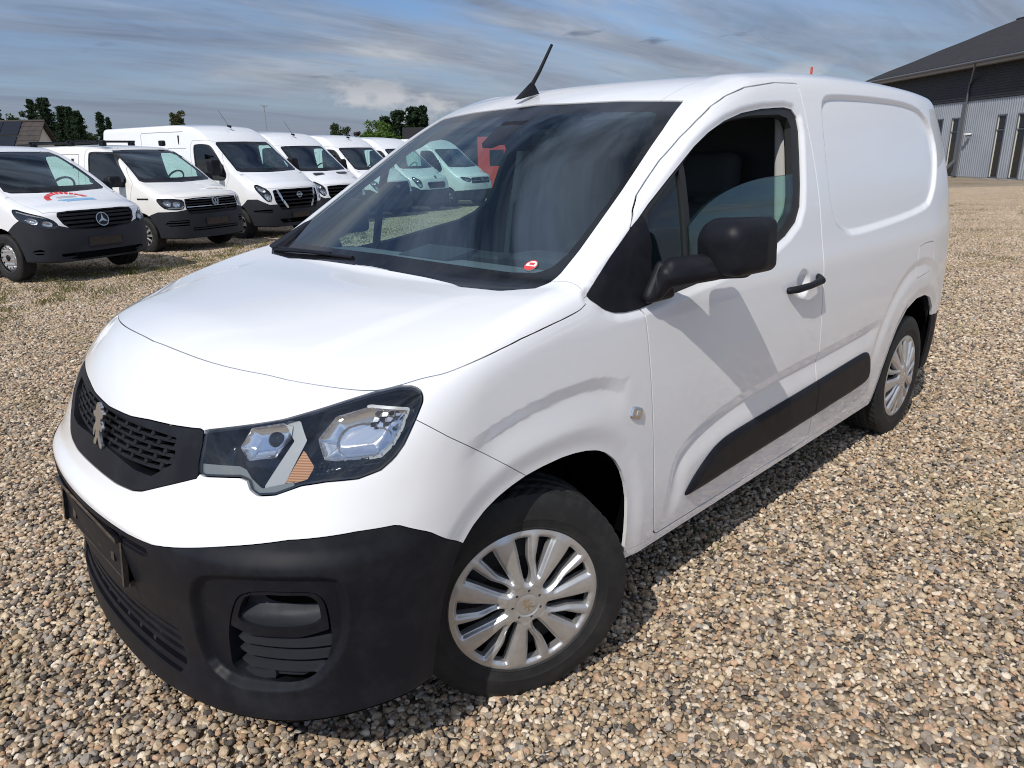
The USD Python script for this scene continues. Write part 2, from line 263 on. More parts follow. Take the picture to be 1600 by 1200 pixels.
def clip(V, F, g):
    """the part of the mesh where g < 0 (g per vertex), cut through the triangles"""
    n = g < 0; s = n[F].sum(1); keep = F[s == 3]; part = F[(s > 0) & (s < 3)]
    if len(part) == 0: return compact(V, keep) if len(keep) else (V[:0], keep)
    one = n[part].sum(1) == 1
    roll = np.where(one, np.argmax(n[part], 1), np.argmin(n[part], 1)); T = np.stack([part[np.arange(len(part)), (roll+k) % 3] for k in range(3)], 1)
    E = np.concatenate([T[:, [0, 1]], T[:, [0, 2]]]); Es = np.sort(E, 1); ue, inv = np.unique(Es, axis=0, return_inverse=True); inv = inv.ravel()
    g0, g1 = g[ue[:, 0]], g[ue[:, 1]]; t = np.clip(g0/(g0-g1), .02, .98); P = V[ue[:, 0]]*(1-t[:, None])+V[ue[:, 1]]*t[:, None]
    a, b = inv[:len(T)]+len(V), inv[len(T):]+len(V)
    out = [keep, np.stack([T[one, 0], a[one], b[one]], 1), np.stack([a[~one], T[~one, 1], T[~one, 2]], 1), np.stack([a[~one], T[~one, 2], b[~one]], 1)]
    return compact(np.vstack([V, P]), np.concatenate(out))
class Surf:
    """a piece of a body surface; f gives its normals"""
    def __init__(s, V, F, f): s.V, s.F, s.f = V, F, f
    def cut(s, g, gap=0.0):
        """(inside, outside) of g(V) < 0, with a gap of twice GAP between them"""
        v = g(s.V)
        if gap and len(s.V):   # the gap in metres along the surface, whatever the chart
            gg = np.stack([(g(s.V+d)-v)/1e-3 for d in np.eye(3)*1e-3], 1); n = s.normals(); gg -= (gg*n).sum(1, keepdims=True)*n; v = v/np.clip(np.linalg.norm(gg, axis=1), .12, 3.0)
        a = clip(s.V, s.F, v+gap); b = clip(s.V, s.F, -v+gap); return Surf(*a, s.f), Surf(*b, s.f)
    def where(s, g): return Surf(*clip(s.V, s.F, g(s.V)), s.f)
    def normals(s):
        g = grad(s.f, s.V); return g/(np.linalg.norm(g, axis=1, keepdims=True)+1e-12)
    def shell(s, t=.01, out=0.0):
        """the piece with thickness: outer face, inner face, rim. out: the height of the outer face above the surface, a number or per vertex"""
        N = s.normals(); o = np.broadcast_to(out, (len(s.V),))[:, None]; A = s.V+o*N; B = s.V-t*N
        if np.ndim(out):
            # normals of the raised face from its own triangles
            n = np.zeros_like(A); c = np.cross(A[s.F[:, 1]]-A[s.F[:, 0]], A[s.F[:, 2]]-A[s.F[:, 0]])
            for k in range(3): np.add.at(n, s.F[:, k], c)
            No = n/(np.linalg.norm(n, axis=1, keepdims=True)+1e-12)
        else: No = N
        e = np.concatenate([s.F[:, [0, 1]], s.F[:, [1, 2]], s.F[:, [2, 0]]]); key = np.sort(e, 1); _, first, cnt = np.unique(key, axis=0, return_index=True, return_counts=True)
        be = e[first[cnt == 1]]; w = np.cross(A[be[:, 1]]-A[be[:, 0]], N[be[:, 0]]); w /= np.linalg.norm(w, axis=1, keepdims=True)+1e-12
        n0 = len(A); W = np.concatenate([A[be[:, 0]], A[be[:, 1]], B[be[:, 1]], B[be[:, 0]]]); m = len(be); k = np.arange(m)+2*n0
        WF = np.concatenate([np.stack([k, k+3*m, k+2*m], 1), np.stack([k, k+2*m, k+m], 1)])
        return np.vstack([A, B, W]), np.concatenate([s.F, s.F[:, ::-1]+n0, WF]), np.vstack([No, -N, np.tile(w, (4, 1))])
    def open(s, out=0.0):
        N = s.normals(); return s.V+out*N, s.F, N
    def side(s, sg_):
        return s.where(lambda V: -sg_*V[:, 1]+.0005)
XZ = lambda V: V[:, [0, 2]]
def AYZ(V): return np.stack([np.abs(V[:, 1]), V[:, 2]], 1)
def NOSE(V): return np.stack([np.arctan2(np.abs(V[:, 1]), V[:, 0]+.35), V[:, 2]], 1)
def nose_xyz(pts): p = np.asarray(pts, float); return np.stack([np.arctan2(p[:, 1], p[:, 0]+.35), p[:, 2]], 1)

# ------------------------------------------------------------------ the white van in front
PANEL = soft([(-1.72, 1.23), (-1.715, 1.42), (-1.765, 1.63), (-1.80, 1.69), (-1.90, 1.705), (-2.30, 1.708), (-2.70, 1.70), (-2.93, 1.675), (-3.075, 1.60), (-3.115, 1.48), (-3.06, 1.36), (-2.98, 1.255), (-2.86, 1.185), (-1.95, 1.145), (-1.82, 1.17)], 2)
BODYLINE = soft([(-.535, .44), (-.556, .522), (-.611, .585), (-.741, .632), (-.948, .666), (-1.286, .684), (-1.755, .692), (-2.291, .715)], 2, False)
SWAGE_F = soft([(.45, .77), (.384, .834), (.328, .865), (.248, .886), (.093, .913), (-.079, .922), (-.20, .914), (-.275, .885)], 2, False)
SWAGE_R = [(-2.80+.60*math.cos(a), .36+.57*math.sin(a)) for a in np.linspace(.35, 2.75, 20)]
STRIP = soft([(-.655, .385), (-.665, .405), (-.715, .452), (-.80, .505), (-.86, .525), (-.928, .536), (-1.215, .547), (-1.636, .563), (-2.05, .583), (-2.17, .585), (-2.215, .555), (-2.25, .47), (-2.235, .425), (-2.17, .412), (-1.695, .40), (-1.009, .386), (-.80, .378), (-.67, .378)], 2)
WINOUT = [(-.162, 1.139), (-.281, 1.221), (-.399, 1.295), (-.503, 1.36), (-.622, 1.427), (-.724, 1.482), (-.79, 1.517), (-.886, 1.559), (-.998, 1.596), (-1.127, 1.624), (-1.276, 1.641), (-1.45, 1.650), (-1.515, 1.644), (-1.545, 1.617), (-1.543, 1.566), (-1.508, 1.451), (-1.483, 1.365), (-1.459, 1.293), (-1.414, 1.239), (-1.325, 1.196), (-1.195, 1.157), (-.784, 1.111), (-.441, 1.083), (-.376, 1.077), (-.316, 1.078), (-.262, 1.085), (-.221, 1.101)]
WININ = [(-.762, 1.499), (-.83, 1.534), (-.94, 1.577), (-1.053, 1.604), (-1.197, 1.619), (-1.409, 1.626), (-1.475, 1.614), (-1.490, 1.58), (-1.448, 1.452), (-1.418, 1.339), (-1.385, 1.277), (-1.297, 1.222), (-1.199, 1.190), (-.786, 1.130), (-.452, 1.098), (-.462, 1.200), (-.483, 1.333)]
ARCH_F = [(.445, -.1), (.445, .1), (.433, .245), (.418, .388), (.394, .499), (.35, .60), (.302, .65), (.259, .679), (.216, .698), (.171, .711), (.115, .722), (.053, .727), (-.023, .728), (-.076, .724), (-.13, .715), (-.176, .702), (-.217, .681), (-.262, .644), (-.296, .597), (-.319, .546), (-.335, .488), (-.344, .394), (-.35, .25), (-.35, -.1)]
ARCH_R = [(-2.425, -.1), (-2.43, .262), (-2.447, .345), (-2.476, .43), (-2.524, .531), (-2.59, .625), (-2.69, .70), (-2.82, .735), (-2.95, .735), (-3.06, .705), (-3.145, .64), (-3.195, .55), (-3.22, .42), (-3.23, .25), (-3.23, -.1)]
def below(P, L):
    """distance below (+) or above (-) an open line that runs along x"""
    L = np.asarray(L, float); L = L[np.argsort(L[:, 0])]; return seg_dist(P, L, 9)*np.where(P[:, 1] < np.interp(P[:, 0], L[:, 0], L[:, 1]), 1, -1)
def crease(s, w0=.024, w1=.105): return np.where(s < w0, 1-(1-np.clip((s+.004)/(w0+.004), 0, 1))**1.0, 1)*(1-sstep(w0-.008, w1, s))
T_panel = table(lambda P: poly_sd(P, PANEL), (-3.7, .1), (1.1, 2.0), .02); T_bl = table(lambda P: below(P, BODYLINE), (-3.7, .1), (1.1, 2.0), .02)
T_sf = table(lambda P: below(P, SWAGE_F), (-3.7, .1), (1.1, 2.0), .02); T_sr = table(lambda P: .585-np.hypot(P[:, 0]+2.80, P[:, 1]-.36), (-3.7, .1), (1.1, 2.0), .02)
T_win = table(lambda P: poly_sd(P, WINOUT), (-3.7, .1), (1.1, 2.0), .02); T_af = table(lambda P: poly_sd(P, ARCH_F), (-3.7, .1), (1.1, 2.0), .02); T_ar = table(lambda P: poly_sd(P, ARCH_R), (-3.7, .1), (1.1, 2.0), .02)
FOGREC = nose_xyz([(.825, .54, .60), (.80, .62, .635), (.66, .83, .645), (.63, .845, .60), (.64, .835, .46), (.68, .79, .375), (.72, .74, .33), (.83, .52, .305), (.84, .50, .42)])
T_fog = table(lambda P: poly_sd(P, soft(FOGREC, 2)), (-.1, .1), (1.3, 1.0), .01)
PZ = curve([(.10, .845), (.18, .868), (.25, .885), (.35, .900), (.5, .911), (.7, .917), (.9, .914), (1.0, .909), (1.06, .904), (1.12, .893), (1.265, .868), (1.456, .823), (1.645, .766), (1.745, .733), (1.95, .66)], CubicSpline)
ZR = curve([(.6, 1.2), (-.5, 1.585), (-.83, 1.70), (-1.0, 1.742), (-1.3, 1.782), (-1.7, 1.805), (-2.2, 1.81), (-2.8, 1.795), (-3.3, 1.762), (-3.6, 1.73)], CubicSpline)
FC = curve([(.0, .81), (.1, .85), (.15, .88), (.2, .90), (.26, .90), (.32, .888), (.45, .90), (.55, .915), (.62, .922), (.66, .92), (.70, .888), (.75, .864), (.8, .842), (.85, .826), (.9, .812), (.95, .795), (1.1, .72), (1.3, .6), (2, .2)])
BC = curve([(1.0, .62), (.85, .805), (.80, .895), (.75, .962), (.70, 1.012), (.65, 1.044), (.55, 1.075), (.4, 1.098), (.15, 1.124), (-.1, 1.145), (-.6, 1.18), (-4, 1.3)])
XC = curve([(.9, .27), (1.1, .005), (1.125, -.03), (1.3, -.272), (1.5, -.553), (1.69, -.83), (1.9, -1.16), (2.1, -1.5)], CubicSpline)
def PS(y): return .20*y*y+.36*np.minimum(y, 1.0)**6
def body_f(p, detail=True):
    x, y, z = p[..., 0], np.abs(p[..., 1]), p[..., 2]
    W = PZ(np.clip(z, .05, 1.95))-.14*np.maximum(0, -x-2.9)**2
    if detail:
        near = y > .55; xx, zz = x[near], z[near]
        d = -.017*sstep(.013, -.017, T_panel(xx, zz))-.0125*crease(T_bl(xx, zz), .036, .13)*sstep(-.53, -.62, xx)*sstep(-2.35, -2.15, xx)
        d += -.0105*crease(T_sf(xx, zz), .034, .13)*sstep(.36, .20, xx)*sstep(-.33, -.2, xx)-.007*crease(T_sr(xx, zz), .034, .11)*sstep(.45, .60, zz)
        d += -.011*sstep(.028, -.004, T_win(xx, zz))-.008*sstep(.075, .01, T_af(xx, zz))*(zz > .2)-.010*sstep(.06, .0, T_ar(xx, zz))*(zz > .2)
        d += -.030*sstep(1.0, .0, ((xx+1.425)/.062)**2+((zz-1.005)/.056)**2)
        D = np.zeros_like(W); D[near] = d; W = W+D
    side = (y-W)*.97
    roof = (z-(ZR(np.clip(x, -3.6, .6))-.022*(y/.7)**2+.006*sstep(.56, .60, y)*sstep(-1.1, -1.25, x)))*.97
    sh = y*y*(.07+.40*np.clip(z-1.165, -.2, .7))
    ws = (x-XC(np.clip(z, .9, 2.1))+sh)*.577
    cabin = smax(ws, roof, .12)
    t = sstep(-.2, .55, x)
    bc = BC(np.clip(x+PS(y)*t, -4, 1.0))-y*y*(.055*t-.035*(1-t))+.007*sstep(.62, .54, y+.10*(x-.3))*sstep(.66, .5, x)*sstep(.0, .22, x)
    bon = (z-bc)*.9
    top = smin(bon, cabin, .02)
    b = smax(top, side, .085)
    rec = 0.0
    if detail:
        nf = (x > .2) & (y > .2) & (z < .75); rec = np.zeros_like(W); u = np.arctan2(y[nf], x[nf]+.35)
        rec[nf] = .022*sstep(.010, -.010, T_fog(u, z[nf]))
    front = (x-FC(np.clip(z, 0, 2))+PS(y)+rec)*np.where(y > .3, .9, 1)
    b = smax(b, smax(front, side+rec, .15), .03)
    rear = -x-3.51+.22*np.maximum(0, z-1.1)**2+.10*y**4+.25*np.maximum(0, y-.6)*np.maximum(0, z-1.35)
    b = smax(b, rear, .17)
    return smax(b, (zbot(x, y)-z), .02)
def zbot(x, y): return .245+(.178+.085*np.clip((y-.2)/.7, 0, 1)**1.2-.245)*sstep(.1, .35, x)

def refine(s):
    v, f = trimesh.remesh.subdivide(s.V, s.F); return Surf(project(s.f, v, 2), f, s.f)
V, F = nets(body_f, (-3.7, 0, .05), (1.05, 1.05, 1.95), HRES)
body_all = (V, F); body = Surf(V, F, body_f)
van = thing("white_van", "clean white panel van in front with its driver's window half lowered", "van")
GAP = .0022
poly = lambda chart, L: (lambda V: poly_sd(chart(V), L))
both = lambda g, h: (lambda V: np.maximum(g(V), h(V)))
# underside
under, body = body.cut(lambda V: np.maximum(V[:, 2]-zbot(V[:, 0], np.abs(V[:, 1]))-.012, .001-.0*V[:, 0]) if False else V[:, 2]-zbot(V[:, 0], np.abs(V[:, 1]))-.012)
under = under.where(lambda V: -np.maximum(poly_sd(XZ(V), ARCH_F), .5-np.abs(V[:, 1]))).where(lambda V: -np.maximum(poly_sd(XZ(V), ARCH_R), .5-np.abs(V[:, 1]))); put(van, "underbody", *under.shell(.01)[:2], "liner", smooth=True)
# windscreen
WS = [(-.4, 1.69), (0, 1.690), (.157, 1.685), (.401, 1.680), (.641, 1.666), (.678, 1.57), (.728, 1.393), (.762, 1.245), (.768, 1.19), (.764, 1.172), (.748, 1.160), (.66, 1.150), (.5, 1.145), (.28, 1.15), (0, 1.155), (-.4, 1.155)]
scr, body = body.cut(both(poly(AYZ, WS), lambda V: np.maximum(-1.25-V[:, 0], V[:, 0]-.3)), .0015)
CLEAR = [(-.3, 1.655), (0, 1.655), (.55, 1.637), (.593, 1.632), (.615, 1.60), (.652, 1.571), (.716, 1.363), (.734, 1.237), (.722, 1.205), (.69, 1.19), (.60, 1.185), (.22, 1.190), (0, 1.192), (-.3, 1.192)]
CAMPOD = [(-.065, 1.72), (-.055, 1.60), (-.04, 1.535), (.075, 1.530), (.085, 1.60), (.11, 1.72)]
frit, pane = scr.cut(lambda V: -np.maximum(poly_sd(AYZ(V), CLEAR), -poly_sd(V[:, 1:], soft(CAMPOD, 1))))
ws_path = put(van, "windscreen", *pane.open(-.003)[:2], "window_glass", N=pane.normals())
put(ws_path, "black_border", *frit.open(-.003)[:2], "gloss_black", N=frit.normals())
# wheel arches
_, body = body.cut(both(poly(XZ, ARCH_F), lambda V: .5-np.abs(V[:, 1])))
_, body = body.cut(both(poly(XZ, ARCH_R), lambda V: .5-np.abs(V[:, 1])))
# lamps
HL3 = [(.733, .465, .913), (.695, .542, .930), (.628, .645, .954), (.589, .685, .969), (.517, .740, .993), (.465, .777, 1.009), (.421, .809, 1.019), (.393, .826, 1.019), (.379, .834, 1.013), (.373, .837, 1.001), (.377, .84, .988), (.408, .85, .952), (.449, .858, .904), (.474, .853, .877), (.497, .835, .855), (.531, .801, .841), (.591, .766, .838), (.637, .733, .830), (.666, .713, .818), (.688, .695, .808), (.712, .660, .803), (.721, .642, .812), (.719, .628, .831), (.728, .607, .835), (.769, .51, .821), (.772, .492, .826), (.767, .485, .843), (.75, .478, .88)]
HL = nose_xyz(HL3); front_only = lambda V: .15-V[:, 0]
lamp, body = body.cut(both(poly(NOSE, HL), front_only), .0015)
GRILLE = nose_xyz([(.81, 0, .881), (.80, .15, .887), (.783, .241, .897), (.764, .35, .904), (.746, .422, .910), (.733, .46, .914), (.751, .481, .877), (.772, .492, .826), (.769, .50, .818), (.824, .374, .77), (.848, .302, .743), (.858, .258, .734), (.868, .168, .728), (.872, .026, .729), (.872, 0, .729)])
GRILLE = np.vstack([[-.3, .881], GRILLE, [-.3, .729]])
MESHP = nose_xyz([(.80, 0, .872), (.797, .129, .878), (.786, .277, .880), (.769, .381, .882), (.787, .396, .843), (.796, .392, .824), (.827, .323, .782), (.836, .24, .779), (.841, .116, .787), (.84, 0, .791)])
MESHP = np.vstack([[-.3, .872], MESHP, [-.3, .791]])
gr, body = body.cut(both(poly(NOSE, GRILLE), front_only), .0015)
# black lower bumper
WB = nose_xyz([(.917, 0, .652), (.9, .321, .652), (.882, .423, .658), (.849, .517, .674), (.798, .612, .692), (.697, .748, .720), (.572, .833, .730), (.503, .881, .729), (.43, .903, .69), (.33, .908, .610), (.2, .91, .5)])
wbz = lambda V: np.interp(NOSE(V)[:, 0], WB[:, 0], WB[:, 1])
lower, body = body.cut(lambda V: np.maximum(V[:, 2]-wbz(V), .2-V[:, 0]), .0012)
# bonnet
BON = [(.665, 0), (.657, .207), (.639, .359), (.606, .497), (.553, .64), (.476, .768), (.42, .81), (.373, .838), (.324, .867), (.219, .884), (.067, .887), (-.052, .886), (-.137, .883), (-.158, .876), (-.139, .763), (-.105, .745), (-.068, .66), (-.056, .56), (-.062, .28), (-.065, 0)]
BON = [tuple(p) for p in soft(BON, 2, False)]
BON = BON+[(x, -y) for x, y in BON[::-1] if y > 0]
bonnet, body = body.cut(both(poly(lambda V: V[:, :2], BON), lambda V: .96-V[:, 2]), .0016)
nose, body = body.cut(lambda V: np.maximum(np.maximum(poly_sd(np.stack([V[:, 0], V[:, 2]], 1), [(.43, .958), (.36, .902), (.252, .826), (.110, .719), (.1, .3), (1.5, .3), (1.5, 1.3), (.47, 1.3), (.47, 1.03), (.41, .985)]), .08-V[:, 0]), -.2+0*V[:, 0]), .0009)
# doors
DOOR = [(-1.598, 1.742), (-1.417, 1.738), (-1.187, 1.712), (-1.055, 1.68), (-.957, 1.645), (-.858, 1.598), (-.758, 1.547), (-.641, 1.48), (-.549, 1.422), (-.49, 1.384), (-.441, 1.346), (-.398, 1.298), (-.38, 1.238), (-.378, 1.156), (-.378, 1.078), (-.394, 1.057), (-.405, .979), (-.419, .865), (-.433, .739), (-.452, .579), (-.468, .445), (-.495, .305), (-.51, .292), (-1.645, .287), (-1.655, .33), (-1.640, .426), (-1.607, .906), (-1.607, 1.088), (-1.606, 1.262), (-1.606, 1.456), (-1.602, 1.647)]
SIDE = lambda V: .5-np.abs(V[:, 1])
door, body = body.cut(both(poly(XZ, DOOR), SIDE), .0028)
sill, body = body.cut(lambda V: np.maximum(np.maximum(V[:, 2]-.288, np.maximum(V[:, 0]+.3, -2.6-V[:, 0])), SIDE(V)), .0012)
roof, body = body.cut(lambda V: np.maximum(np.abs(V[:, 1])-.60+.04*sstep(-1.3, -.9, V[:, 0]), np.maximum(1.6-V[:, 2], np.maximum(-3.33-V[:, 0], V[:, 0]+.85))), .0008)
wing, body = body.cut(lambda V: np.maximum(poly_sd(XZ(V), [(-.09, 1.13), (-.20, 1.145), (-.42, 1.13), (-.50, 1.0), (-.56, .2), (.6, .2), (.6, 1.14), (.1, 1.14)]), SIDE(V)), .0006)
gate, body = body.cut(lambda V: np.maximum(V[:, 0]+3.40, np.maximum(.32-V[:, 2], np.abs(V[:, 1])-.80)), GAP)
rearb, body = body.cut(lambda V: np.maximum(V[:, 0]+3.16, V[:, 2]-.585), .0012)
quarter, body = body.cut(lambda V: np.maximum(V[:, 0]+1.58, SIDE(V)), .0006)
nose = refine(nose)
for nm, s in (("bonnet", bonnet), ("front_bumper", nose), ("roof", roof), ("rear_door", gate)): put(van, nm, *s.shell(.012)[:2], "white_paint", N=s.shell(.012)[2])
def part(name, s, m, t=.012, out=0.0, parent=van, **k):
    if len(s.F) == 0: return None
    v, f, n = s.shell(t, out); return put(parent, name, v, f, m, N=n, **k)
part("rear_bumper", rearb, "black_plastic")
part("roof_pillar", body, "white_paint")
for sg_ in (1, -1):
    part("front_wing", refine(wing.side(sg_)) if sg_ == 1 else wing.side(sg_), "white_paint"); part("sill", sill.side(sg_), "white_paint")
    # side windows
    d = door.side(sg_)
    if sg_ == 1: d = refine(d)
    glaz, d = d.cut(poly(XZ, WINOUT), .001)
    dp = part("front_door", d, "white_paint", label="driver's door with half lowered window" if sg_ == 1 else None)
    hole, frame = glaz.cut(poly(XZ, WININ))
    part("window_seal", frame, "seal", t=.03, out=-.004, parent=dp)
    ql = hole.where(lambda V: poly_sd(XZ(V), [(-.70, 1.6), (-.650, 1.05), (-.3, 1.05), (-.3, 1.6)]))
    mg = hole.where(lambda V: -poly_sd(XZ(V), [(-.715, 1.6), (-.665, 1.05), (-.3, 1.05), (-.3, 1.6)]))
    put(dp, "quarter_light", *ql.open(-.018)[:2], "side_glass", N=ql.normals())
    bar = hole.where(lambda V: poly_sd(XZ(V), [(-.732, 1.6), (-.680, 1.05), (-.652, 1.05), (-.704, 1.6)]))
    part("window_divider", bar, "seal", t=.03, out=-.008, parent=dp)
    if sg_ == 1:
        TOP = curve([(-1.6, 1.413), (-1.413, 1.411), (-1.256, 1.409), (-1.107, 1.399), (-.966, 1.379), (-.831, 1.346), (-.699, 1.288), (-.5, 1.17)])
        mg = mg.where(lambda V: V[:, 2]-TOP(np.clip(V[:, 0], -1.6, -.5)))
        mv, mf, mn = mg.shell(.004, -.020); put(dp, "window_glass", mv, mf, "side_glass", N=mn, label="half lowered tinted window glass")
    else: put(dp, "window_glass", *mg.open(-.018)[:2], "side_glass", N=mg.normals())
    # the fixed black triangle in front of the door
    q = refine(quarter.side(sg_)) if sg_ == 1 else quarter.side(sg_)
    if sg_ == 1:
        FUEL = [(-2.745, 1.01), (-2.85, 1.022), (-2.97, 1.018), (-2.985, .95), (-2.98, .868), (-2.90, .858), (-2.75, .85), (-2.735, .93)]
        fl, q = q.cut(poly(XZ, FUEL), .0014)
    qp = part("rear_side_panel", q, "white_paint")
    if sg_ == 1: part("fuel_flap", fl, "white_paint", parent=qp)
    # rubbing strips, raised from the door and from the side panel
    for src, nm in ((d, "rubbing_strip"), (q, "rubbing_strip")):
        st = src.where(lambda V: poly_sd(XZ(V), STRIP)+.0008)
        if len(st.F): part(nm, st, "black_plastic", t=.004, out=.016*np.sqrt(np.clip(-poly_sd(XZ(st.V), STRIP)/.022, 0, 1))+.001, parent=dp if src is d else qp)
tri = body  # black mirror triangle ahead of the seam

# ---- front end of the white van
def patch(s, chart, P, rev=False): return s.where(lambda V: poly_sd(chart(V), P))
def depth_patch(s, chart, P, d0, d1, reach):
    """the part of s inside P, sunk by d0 at its edge to d1 at REACH from the edge"""
    q = patch(s, chart, P); sd = -poly_sd(chart(q.V), P); d = d0+(d1-d0)*np.sqrt(np.clip(sd/reach, 0, 1)); N = q.normals(); A = q.V-d[:, None]*N
    n = np.zeros_like(A); c = np.cross(A[q.F[:, 1]]-A[q.F[:, 0]], A[q.F[:, 2]]-A[q.F[:, 0]])
    for k in range(3): np.add.at(n, q.F[:, k], c)
    return A, q.F, n/(np.linalg.norm(n, axis=1, keepdims=True)+1e-12)
def lifted(parent, name, s, chart, P, depth, t, m, **k):
    q = patch(s, chart, P)
    if len(q.F) == 0: return None
    v, f, n = q.shell(t, -depth); return put(parent, name, v, f, m, N=n, **k)
fine_f = lambda p: body_f(p)
# lower bumper with its openings
FOGO = soft([(.462, .40), (.471, .46), (.501, .545), (.522, .582), (.56, .600), (.652, .604), (.674, .58), (.678, .53), (.675, .45), (.655, .385), (.605, .338), (.50, .330), (.455, .335)], 2)
FOGF = soft([(.470, .452), (.501, .541), (.522, .578), (.56, .596), (.650, .600), (.671, .578), (.674, .53), (.672, .478)], 1)
FOGH = soft([(.492, .480), (.519, .556), (.538, .584), (.64, .592), (.660, .577), (.664, .545), (.660, .498)], 2)
LGR = [(-.5, .275), (.318, .275), (.336, .30), (.338, .412), (-.5, .412)]; SLOT = [(-.5, .606), (.297, .612), (.318, .625), (.31, .640), (-.5, .632)]
lower = refine(lower.where(lambda V: .15-V[:, 0])); fogs, low2 = lower.cut(poly(NOSE, FOGO)); lg, low2 = low2.cut(poly(NOSE, LGR)); sl, low2 = low2.cut(poly(NOSE, SLOT))
bp_ = part("lower_bumper", low2, "black_plastic", t=.045)
lgp = put(bp_, "lower_grille", *lg.open(-.045)[:2], "liner", N=lg.normals())
for z0 in (.29, .322, .354, .386):
    q = lg.where(lambda V: np.abs(V[:, 2]-z0)-.0075); v, f, n = q.shell(.03, -.006); put(lgp, "slat", v, f, "black_plastic", N=n)
    for u0 in np.arange(-.27, .30, .085)+(.04 if z0 in (.322, .386) else 0):
        q = lg.where(lambda V: np.maximum(np.abs(V[:, 1]-u0)-.007, np.abs(V[:, 2]-z0-.014)-.012)); 
        if len(q.F): v, f, n = q.shell(.03, -.012); put(lgp, "slat_tie", v, f, "grey_plastic", N=n)
slp = put(bp_, "upper_slot", *sl.open(-.04)[:2], "liner", N=sl.normals())
q = sl.where(lambda V: np.abs(V[:, 2]-.617)-.005); v, f, n = q.shell(.03, -.004); put(slp, "slat", v, f, "black_plastic", N=n)
for u0 in np.arange(-.26, .27, .085):
    q = sl.where(lambda V: np.abs(V[:, 1]-u0)-.005); v, f, n = q.shell(.03, -.008); put(slp, "slat_tie", v, f, "grey_plastic", N=n)
for sg_ in (1, -1):
    fs = fogs.side(sg_); bz = fs.where(lambda V: np.maximum(poly_sd(NOSE(V), FOGF), -poly_sd(NOSE(V), FOGH))); v, f, n = bz.shell(.03, -.003); fb = put(bp_, "fog_lamp_bezel", v, f, "black_plastic", N=n)
    hq = patch(fs, NOSE, FOGH); uv = NOSE(hq.V); dep = .012+.06*sstep(.50, .66, uv[:, 0])*sstep(.50, .585, uv[:, 1])+.022*sstep(.505, .53, uv[:, 1]-.15*(uv[:, 0]-.5)); Nn = hq.normals(); A = hq.V-dep[:, None]*Nn
    put(fb, "fog_lamp_recess", A, hq.F, "grey_plastic", smooth=35)
    v, f, n = fs.open(-.042); put(bp_, "vent_back", v, f, "liner", N=n)
    for z0, zl, ue, du in ((.455, .430, .676, .0), (.420, .393, .674, .0), (.383, .356, .664, .0), (.350, .324, .556, .0)):
        P = [(.452+.02*(z0-.35)/.1, zl-.002), (.50, z0-.006), (ue, z0+.014), (ue, z0-.010), (.50, z0-.026)]
        q = patch(fs, NOSE, P)
        if len(q.F):
            sd = np.clip(NOSE(q.V)[:, 0]-.455, 0, .05)/.05; v, f, n = q.shell(.035, -.022+.018*sd); put(bp_, "vent_slat", v, f, "grey_plastic", N=n)
    q = patch(fs, NOSE, [(.553, .345), (.572, .376), (.655, .398), (.640, .372), (.61, .352)]); v, f, n = q.shell(.02, -.012); put(bp_, "vent_badge", v, f, "grey_plastic", N=n)
# number plate holder: an empty frame
ph = cat_(box(.012, .54, .014, (.914, 0, .621)), box(.012, .54, .014, (.901, 0, .492)), box(.012, .014, .135, (.908, .263, .557), ry=-.1), box(.012, .014, .135, (.908, -.263, .557), ry=-.1))
php = put_tm(bp_, "number_plate_holder", ph, "gloss_black", smooth=False); put_tm(php, "backing", box(.006, .52, .125, (.900, 0, .556), ry=-.1), "black_plastic", smooth=False)
for y0 in (-.17, -.06, .06, .17): put_tm(php, "clip", box(.008, .026, .05, (.905, y0, .55), ry=-.1), "gloss_black", smooth=False)
# grille
gr = refine(gr); mesh_, frame_ = gr.cut(poly(NOSE, MESHP))
gp = part("grille_frame", frame_, "black_plastic", t=.04); put(gp, "grille_back", *mesh_.open(-.04)[:2], "liner", N=mesh_.normals())
for r_, z0 in enumerate(np.arange(.790, .885, .0165)):
    q = mesh_.where(lambda V: np.abs(V[:, 2]-z0-.02*(np.abs(V[:, 1])/.4)**2)-.0042)
    if len(q.F): v, f, n = q.shell(.03, -.010); put(gp, "grille_slat", v, f, "black_plastic", N=n)
    for y0 in np.arange(-.40, .41, .074)+(.037 if r_ % 2 else 0):
        q = mesh_.where(lambda V: np.maximum(np.abs(V[:, 1]-y0)-.010+.9*np.abs(V[:, 2]-z0-.02*(np.abs(V[:, 1])/.4)**2-.007), np.abs(V[:, 2]-z0-.02*(np.abs(V[:, 1])/.4)**2-.007)-.0065))
        if len(q.F) > 3: v, f, n = q.shell(.02, -.008); put(gp, "grille_tooth", v, f, "gloss_black" if False else "black_plastic", N=n)
LION = [(-.012, .055), (.004, .058), (.014, .050), (.022, .052), (.020, .040), (.030, .034), (.040, .040), (.043, .032), (.030, .022), (.020, .020), (.022, .008), (.034, .002), (.040, -.008), (.032, -.012), (.020, -.006), (.016, -.018), (.022, -.030), (.034, -.044), (.046, -.046), (.044, -.055), (.026, -.055), (.010, -.036), (.004, -.030), (-.004, -.040), (-.010, -.055), (-.028, -.055), (-.026, -.047), (-.016, -.040), (-.012, -.026), (-.014, -.012), (-.026, -.020), (-.030, -.034), (-.036, -.034), (-.034, -.014), (-.022, -.002), (-.016, .006), (-.018, .020), (-.032, .018), (-.042, .026), (-.036, .030), (-.024, .028), (-.020, .040)]
em = trimesh.creation.extrude_polygon(sg.Polygon(soft(LION, 2)).buffer(.0022), .007, engine="earcut"); v = em.vertices.copy(); em.vertices = np.stack([v[:, 2], v[:, 0]*.92, v[:, 1]*1.02], 1); em.fix_normals()
